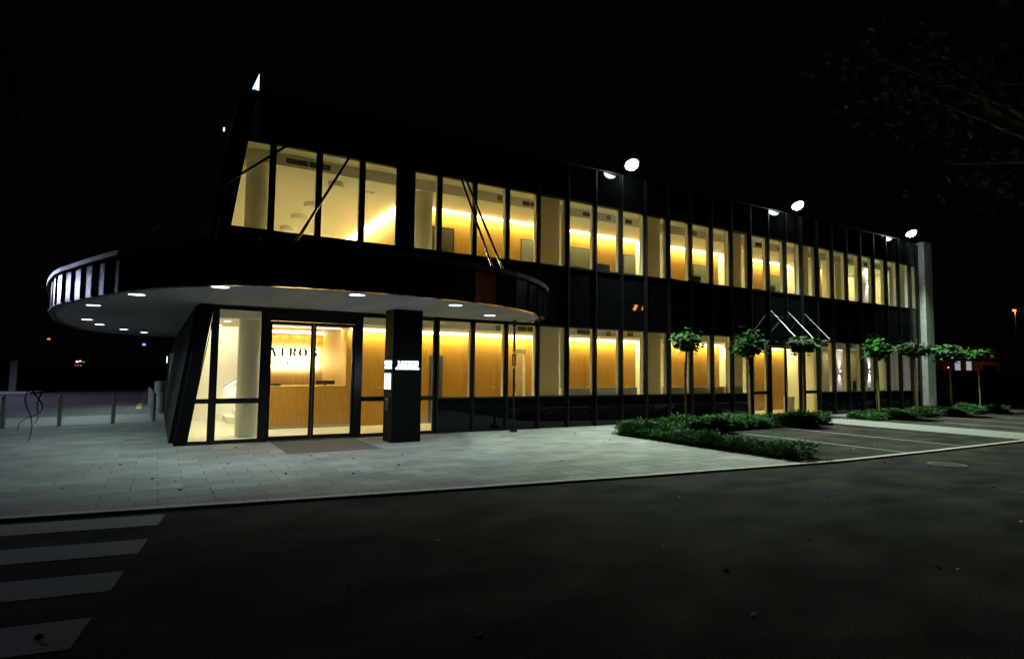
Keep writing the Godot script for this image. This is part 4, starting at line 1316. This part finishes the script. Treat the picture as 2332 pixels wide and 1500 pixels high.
func build_overhanging_trees() -> void:
	var r := RandomNumberGenerator.new()
	r.seed = 91
	# a street tree to the right of the viewer whose crown hangs over the road
	var t := thing("street_tree", "tall dark street tree whose leafy boughs hang over the road", "tree", Vector3(13.6, 0, 11.6))
	put(t, "trunk", tube([Vector3(0, 0, 0), Vector3(0.1, 2.0, 0), Vector3(0.0, 4.5, -0.2), Vector3(-0.2, 7.5, -0.8)], [0.22, 0.18, 0.15, 0.07], 10), "bark")
	var lim := new_st()
	var lst := new_st()
	for k in 13:
		var a := TAU * k / 13.0
		var L := r.randf_range(2.2, 4.3)
		var e := Vector3(cos(a) * L, r.randf_range(5.6, 8.8), -1.4 + sin(a) * L)
		var mid := Vector3(e.x * 0.5, 5.4 + r.randf(), e.z * 0.5)
		lim.append_from(tube([Vector3(0, 4.2, -0.2), mid, e], [0.08, 0.05, 0.015], 6), 0, Transform3D())
		for i in 105:
			var f := r.randf_range(0.3, 1.05)
			var base := mid.lerp(e, f)
			var at := base + Vector3(r.randfn(), r.randfn() * 0.55 - 0.25, r.randfn()) * 0.6
			leaf_into(lst, at, Basis.from_euler(Vector3(r.randfn() * 0.7, r.randf() * TAU, r.randfn() * 0.7)), r.randf_range(0.12, 0.2), Color(0.032, 0.055, 0.018) * r.randf_range(0.7, 1.2))
	put(t, "limbs", lim.commit(), "bark")
	put(t, "crown", done(lst), "leaf_0")
	# a tree to the left of the viewer with a drooping bare twig
	var s := thing("roadside_tree", "dark roadside tree with a thin bare twig drooping before the bollards", "tree", Vector3(-2.6, 0, 10.2))
	put(s, "trunk", tube([Vector3(0, 0, 0), Vector3(0.05, 1.5, 0), Vector3(0.15, 4.0, 0)], [0.14, 0.11, 0.06], 8), "bark")
	var tw := new_st()
	tw.append_from(tube([Vector3(0.1, 3.4, 0), Vector3(1.2, 3.6, 0.05), Vector3(1.95, 3.0, 0.1), Vector3(2.1, 2.2, 0.1), Vector3(2.11, 1.55, 0.1)], [0.03, 0.018, 0.009, 0.004, 0.003], 6), 0, Transform3D())
	for w in [[Vector3(2.11, 1.55, 0.1), Vector3(2.12, 1.48, 0.1), Vector3(2.155, 1.42, 0.1), Vector3(2.15, 1.38, 0.1), Vector3(2.09, 1.345, 0.1), Vector3(2.075, 1.30, 0.1)], [Vector3(2.115, 1.5, 0.1), Vector3(2.095, 1.44, 0.1), Vector3(2.12, 1.36, 0.1), Vector3(2.125, 1.30, 0.1), Vector3(2.115, 1.25, 0.1)], [Vector3(2.16, 1.49, 0.1), Vector3(2.14, 1.42, 0.1), Vector3(2.145, 1.36, 0.1), Vector3(2.135, 1.33, 0.1)]]:
		var cv := Curve3D.new()
		for i in w.size():
			var tg: Vector3 = (w[mini(i + 1, w.size() - 1)] - w[maxi(i - 1, 0)]) / 5.0
			cv.add_point(w[i], -tg, tg)
		cv.bake_interval = 0.012
		var pts := Array(cv.get_baked_points())
		var rr := []
		for i in pts.size():
			rr.append(0.0030 - 0.0016 * i / pts.size())
		tw.append_from(tube(pts, rr, 5), 0, Transform3D())
	put(s, "twig", tw.commit(), "dark_leaf")
	var ls := new_st()
	for i in 190:
		var at := Vector3(r.randf_range(0.2, 1.72), r.randf_range(2.9, 4.6), r.randf_range(-0.9, 0.4))
		leaf_into(ls, at, Basis.from_euler(Vector3(r.randfn() * 0.7, r.randf() * TAU, r.randfn() * 0.7)), r.randf_range(0.06, 0.11), Color(0.03, 0.06, 0.02))
	put(s, "crown", done(ls), "leaf_1")

# ------------------------------------------------------------------ surroundings
func build_left_yard() -> void:
	# slot drain along the bollards
	structure("slot_drain", prism_xz(PackedVector2Array([Vector2(-14, -3.5), Vector2(0.34, -6.02), Vector2(0.34, -6.06), Vector2(-14, -3.54)]), -0.1, -0.004), "dark_plastic")
	var spots := [[-3.22, -5.48], [-2.12, -5.68], [-0.97, -5.9], [-0.02, -6.35], [-0.06, -7.6], [-0.1, -8.9], [-0.14, -10.2], [-0.18, -11.5]]
	for i in spots.size():
		var b := thing("bollard", "brushed steel bollard in the row along the slot drain" if i < 3 else "brushed steel bollard in the row running back beside the leaning wall", "bollard", Vector3(spots[i][0], -0.004, spots[i][1]), "bollards by the slot drain" if i < 3 else "bollards beside the leaning wall")
		put(b, "post", cyl(0.047, 0.78, 24), "steel", Vector3(0, 0.39, 0))
		put(b, "cap", cyl(0.047, 0.03, 24, 0.03), "zinc_light", Vector3(0, 0.795, 0))
	var cb := thing("ash_bin", "slim round bin with a pale body and steel collar beside the leaning wall", "bin", Vector3(0.12, -0.004, -9.6))
	put(cb, "body", cyl(0.16, 0.72, 28), "concrete", Vector3(0, 0.36, 0))
	put(cb, "collar", cyl(0.155, 0.34, 28), "steel", Vector3(0, 0.9, 0))
	var pn := thing("info_stele", "flat grey upright panel with a lit edge behind the leaning wall", "sign", Vector3(0.62, -0.03, -12.5))
	put(pn, "body", box(Vector3(0.46, 2.1, 0.12)), "concrete", Vector3(0, 1.05, 0))
	put(pn, "side_trim", box(Vector3(0.05, 2.1, 0.14)), "dark_plastic", Vector3(-0.26, 1.05, 0))
	put(pn, "edge_light", box(Vector3(0.02, 0.25, 0.03)), "sign_panel", Vector3(-0.3, 1.85, 0.07))
	# bus shelter seen end-on at the left edge
	var k := thing("bus_shelter", "dark bus shelter with a rounded pale steel end frame across the yard", "shelter", Vector3(-6.6, -0.03, -28.5))
	var arch := []
	var rr := []
	for i in 9:
		var a := PI * 0.5 * i / 8.0
		arch.append(Vector3(-0.35 + 0.35 * sin(a + PI / 2), 1.75 + 0.45 * sin(a), 0))
		rr.append(0.03)
	arch.push_front(Vector3(0.0, 0.0, 0))
	rr.append(0.03)
	put(k, "end_frame", tube(arch, rr, 8), "zinc_light")
	put(k, "end_panel", box(Vector3(0.32, 1.7, 0.03)), "grey_glass", Vector3(-0.17, 0.95, -0.02))
	put(k, "roof", box(Vector3(4.0, 0.05, 1.4)), "zinc", Vector3(-2.4, 2.22, 0.0))
	put(k, "rear_panel", box(Vector3(4.0, 1.9, 0.04)), "black_glass", Vector3(-2.4, 1.05, -0.7))
	put(k, "bench", box(Vector3(3.0, 0.06, 0.4)), "black_paint", Vector3(-2.4, 0.45, -0.3))
	put(k, "bench_leg", box(Vector3(0.06, 0.42, 0.3)), "black_paint", Vector3(-1.2, 0.21, -0.3))
	put(k, "bench_leg", box(Vector3(0.06, 0.42, 0.3)), "black_paint", Vector3(-3.6, 0.21, -0.3))
	structure("traffic_island", prism_xz(PackedVector2Array([Vector2(-14, -29.5), Vector2(-5.9, -29.5), Vector2(-5.3, -28.6), Vector2(-5.9, -27.7), Vector2(-14, -27.7)]), -0.1, 0.08), "kerb")
	structure("traffic_island", prism_xz(PackedVector2Array([Vector2(-18, -37.5), Vector2(-6.5, -37.5), Vector2(-5.6, -36.5), Vector2(-6.5, -35.6), Vector2(-18, -35.6)]), -0.1, 0.1), "kerb")
	structure("yellow_marking", prism_xz(PackedVector2Array([Vector2(-0.62, -12.6), Vector2(-0.45, -12.6), Vector2(-0.45, -16.4), Vector2(-0.62, -16.4)]), -0.0295, -0.026), "yellow_paint")
	for i in 9:
		structure("yellow_marking", prism_xz(PackedVector2Array([Vector2(-0.55, -18.0 - i * 2.4), Vector2(-0.45, -18.0 - i * 2.4), Vector2(-0.45, -18.9 - i * 2.4), Vector2(-0.55, -18.9 - i * 2.4)]), -0.0295, -0.026), "yellow_paint")
	# yard lamp outside the frame that lights the yard and the curved fascia
	yard_lamp(Vector3(-11.5, 0, -21.0), 5.6, Color(0.80, 0.84, 1.0), 85.0, "tall yard lamp with a cool white head over the parking yard")
	# small lights far across the yard
	far_lamp(Vector3(-9.28, 0, -60), 4.05, "lamp_red", "far red lamp on a dark post high across the yard", 0.14)
	far_lamp(Vector3(-1.27, 0, -60), 3.74, "lamp_blue", "far blue lamp on a dark post across the yard", 0.16)
	var tl := thing("signal_post", "far dark signal post with small white, pink and green lamps", "signal", Vector3(-6.6, -0.05, -60))
	put(tl, "post", cyl(0.06, 1.9, 10), "black_paint", Vector3(0, 0.95, 0))
	put(tl, "board", box(Vector3(1.3, 0.8, 0.08)), "black_paint", Vector3(0, 1.7, 0))
	for a in [[-0.3, 1.92, "lamp_white", 0.2], [-0.05, 1.98, "lamp_white", 0.16], [0.22, 1.9, "lamp_green", 0.16], [-0.42, 1.55, "lamp_red", 0.1], [-0.2, 1.55, "lamp_red", 0.1], [0.04, 1.55, "lamp_red", 0.1]]:
		put(tl, "lamp", box(Vector3(a[3], a[3] * 0.7, 0.03)), a[2], Vector3(a[0], a[1], 0.06))

func yard_lamp(at: Vector3, h: float, c: Color, e: float, label: String) -> void:
	var l := thing("yard_lamp", label, "lamp", at)
	put(l, "post", cyl(0.07, h, 16, 0.045), "zinc_light", Vector3(0, h / 2, 0))
	put(l, "head", box(Vector3(0.55, 0.1, 0.3)), "zinc_light", Vector3(0.25, h + 0.05, 0))
	put(l, "lens", box(Vector3(0.45, 0.02, 0.24)), "led_cool", Vector3(0.27, h - 0.012, 0))
	add_spot(l, "light", at + Vector3(0.27, h - 0.05, 0), Vector3(0.45, -0.95, 0.5), c, e, 84, 0.25, 0.4)

func far_lamp(at: Vector3, h: float, m: String, label: String, s: float) -> void:
	var l := thing("far_lamp", label, "lamp", at + Vector3(0, -0.06, 0))
	put(l, "post", cyl(0.06, h, 8, 0.04), "black_paint", Vector3(0, h / 2, 0))
	put(l, "lens", cyl(s, s * 1.2, 12, s * 0.7), m, Vector3(0, h + s * 0.6, 0))

func build_background() -> void:
	# garden wall behind the end of the building
	var w := thing("garden_wall", "low old plastered garden wall past the pale end of the building", "wall", Vector3(50, -0.05, -4.5))
	var dir := Vector3(4.2, 0, 3.3).normalized()
	var ang := atan2(-dir.z, dir.x)
	for i in 6:
		var sec := put(w, "wall_section", box(Vector3(5.0, 1.9, 0.22)), "old_plaster", dir * (-13.0 + i * 5.0 + 0.0) + Vector3(0, 0.95, 0), Vector3(0, ang, 0))
		put(sec, "coping", box(Vector3(5.0, 0.06, 0.3)), "concrete", Vector3(0, 0.98, 0))
	put(w, "pier", box(Vector3(0.6, 2.35, 0.5)), "old_plaster", dir * -0.5 + Vector3(0, 1.17, 0), Vector3(0, ang, 0))
	# house behind it
	var h := thing("brick_house", "small far house with orange-lit wall and two pale lit windows", "house", Vector3(93, 0, -24))
	put(h, "wall", box(Vector3(16.0, 3.7, 6.0)), "house_wall", Vector3(0, 1.85, -2.0))
	put(h, "roof", prism_xy(PackedVector2Array([Vector2(-8.4, 3.7), Vector2(8.4, 3.7), Vector2(6.5, 5.4), Vector2(-6.5, 5.4)]), -5.6, 1.6), "roof_tile")
	for x in [-4.2, -1.1]:
		var win := group_node(h, "window", Vector3(x, 2.0, 1.02))
		put(win, "frame", box(Vector3(1.6, 1.7, 0.06)), "white_trim", Vector3(0, 0.6, 0))
		for sx in [-1, 1]:
			put(win, "pane", box(Vector3(0.68, 1.5, 0.04)), "window_glow", Vector3(sx * 0.36, 0.6, 0.03))
	rod(h, "gutter", "zinc", Vector3(84.6, 3.68, -22.3), Vector3(101.4, 3.68, -22.3), 0.1)
	street_lamp(Vector3(80.9, 0, -14.0), 8.7, "far orange street lamp rising behind the garden wall", 9.0, Vector3(0.2, -1, -0.5))
	street_lamp(Vector3(97.0, 0, -17.5), 5.0, "low far orange lamp beside the small house", 4.0, Vector3(-0.3, -1, -0.5))
	far_lamp(Vector3(60.6, 0, -12.0), 2.25, "lamp_white", "small far white lamp above the garden wall", 0.07)
	# double-headed street lamp behind the viewer, mirrored in the black glass band
	var d := Vector3(0.67665, 0.10378, 0.72895)
	var top := Vector3(12.76, 3.557, 0) + d * 26.0
	var l := thing("double_street_lamp", "double-headed orange street lamp mirrored in the black glass band", "lamp", Vector3(top.x, 0, top.z))
	put(l, "post", cyl(0.09, top.y, 16, 0.06), "zinc", Vector3(0, top.y / 2, 0))
	for s in [-1, 1]:
		rod(l, "arm", "zinc", Vector3(top.x, top.y - 0.3, top.z), Vector3(top.x + s * 0.22, top.y + 0.05, top.z - s * 0.2), 0.03)
		put(l, "lens", box(Vector3(0.2, 0.42, 0.2)), "mirror_lamp", Vector3(s * 0.23, top.y, -s * 0.21), Vector3(0, 0.7, -0.45))
	add_spot(l, "light", top + Vector3(0, -0.4, 0), Vector3(0, -1, 0), Color(1.0, 0.6, 0.3), 3.0, 70, 0.2)

func street_lamp(at: Vector3, h: float, label: String, e: float, towards: Vector3) -> void:
	var l := thing("street_lamp", label, "lamp", at)
	put(l, "post", cyl(0.1, h, 12, 0.06), "zinc_light", Vector3(0, h / 2, 0))
	put(l, "head", box(Vector3(0.5, 0.14, 0.25)), "zinc_light", Vector3(-0.2, h + 0.17, 0))
	put(l, "lens", box(Vector3(0.42, 0.18, 0.2)), "lamp_orange", Vector3(-0.2, h, 0))
	add_spot(l, "light", at + Vector3(-0.2, h - 0.15, 0), towards, Color(1.0, 0.55, 0.22), e, 85, 0.2, 0.5)

func build_litter() -> void:
	var r := RandomNumberGenerator.new()
	r.seed = 29
	var meshes := []
	for i in 3:
		var st := new_st()
		leaf_into(st, Vector3.ZERO, Basis.from_euler(Vector3(0.25 * i, 0, 0.3)), 1.0, Color.WHITE)
		meshes.append(done(st))
	var spots := []
	for i in 26:
		spots.append([Vector3(r.randf_range(-1.0, 9.5), 0.006, r.randf_range(0.8, 5.6)), 0])
	for i in 22:
		spots.append([Vector3(r.randf_range(1.0, 12.0), -0.024, r.randf_range(7.6, 11.3)), 1])
	for i in 8:
		spots.append([Vector3(r.randf_range(11.2, 18.4), -0.024, r.randf_range(3.0, 7.2)), 1])
	spots.append([Vector3(-0.53, -0.02, 9.2), 0])
	for s in spots:
		var n := put(self, numbered("fallen_leaf"), meshes[r.randi() % 3], "dark_leaf" if s[1] == 0 else ("yellow_leaf" if r.randf() < 0.35 else "dead_leaf"), s[0], Vector3(0, r.randf() * TAU, 0))
		n.scale = Vector3.ONE * r.randf_range(0.03, 0.06)
		n.position.y += 0.012
		tag(n, "small dark fallen leaf lying on the pale paving" if s[1] == 0 else "small dry fallen leaf lying on the dark asphalt", "leaf", "fallen leaves on the paving" if s[1] == 0 else "fallen leaves on the asphalt")
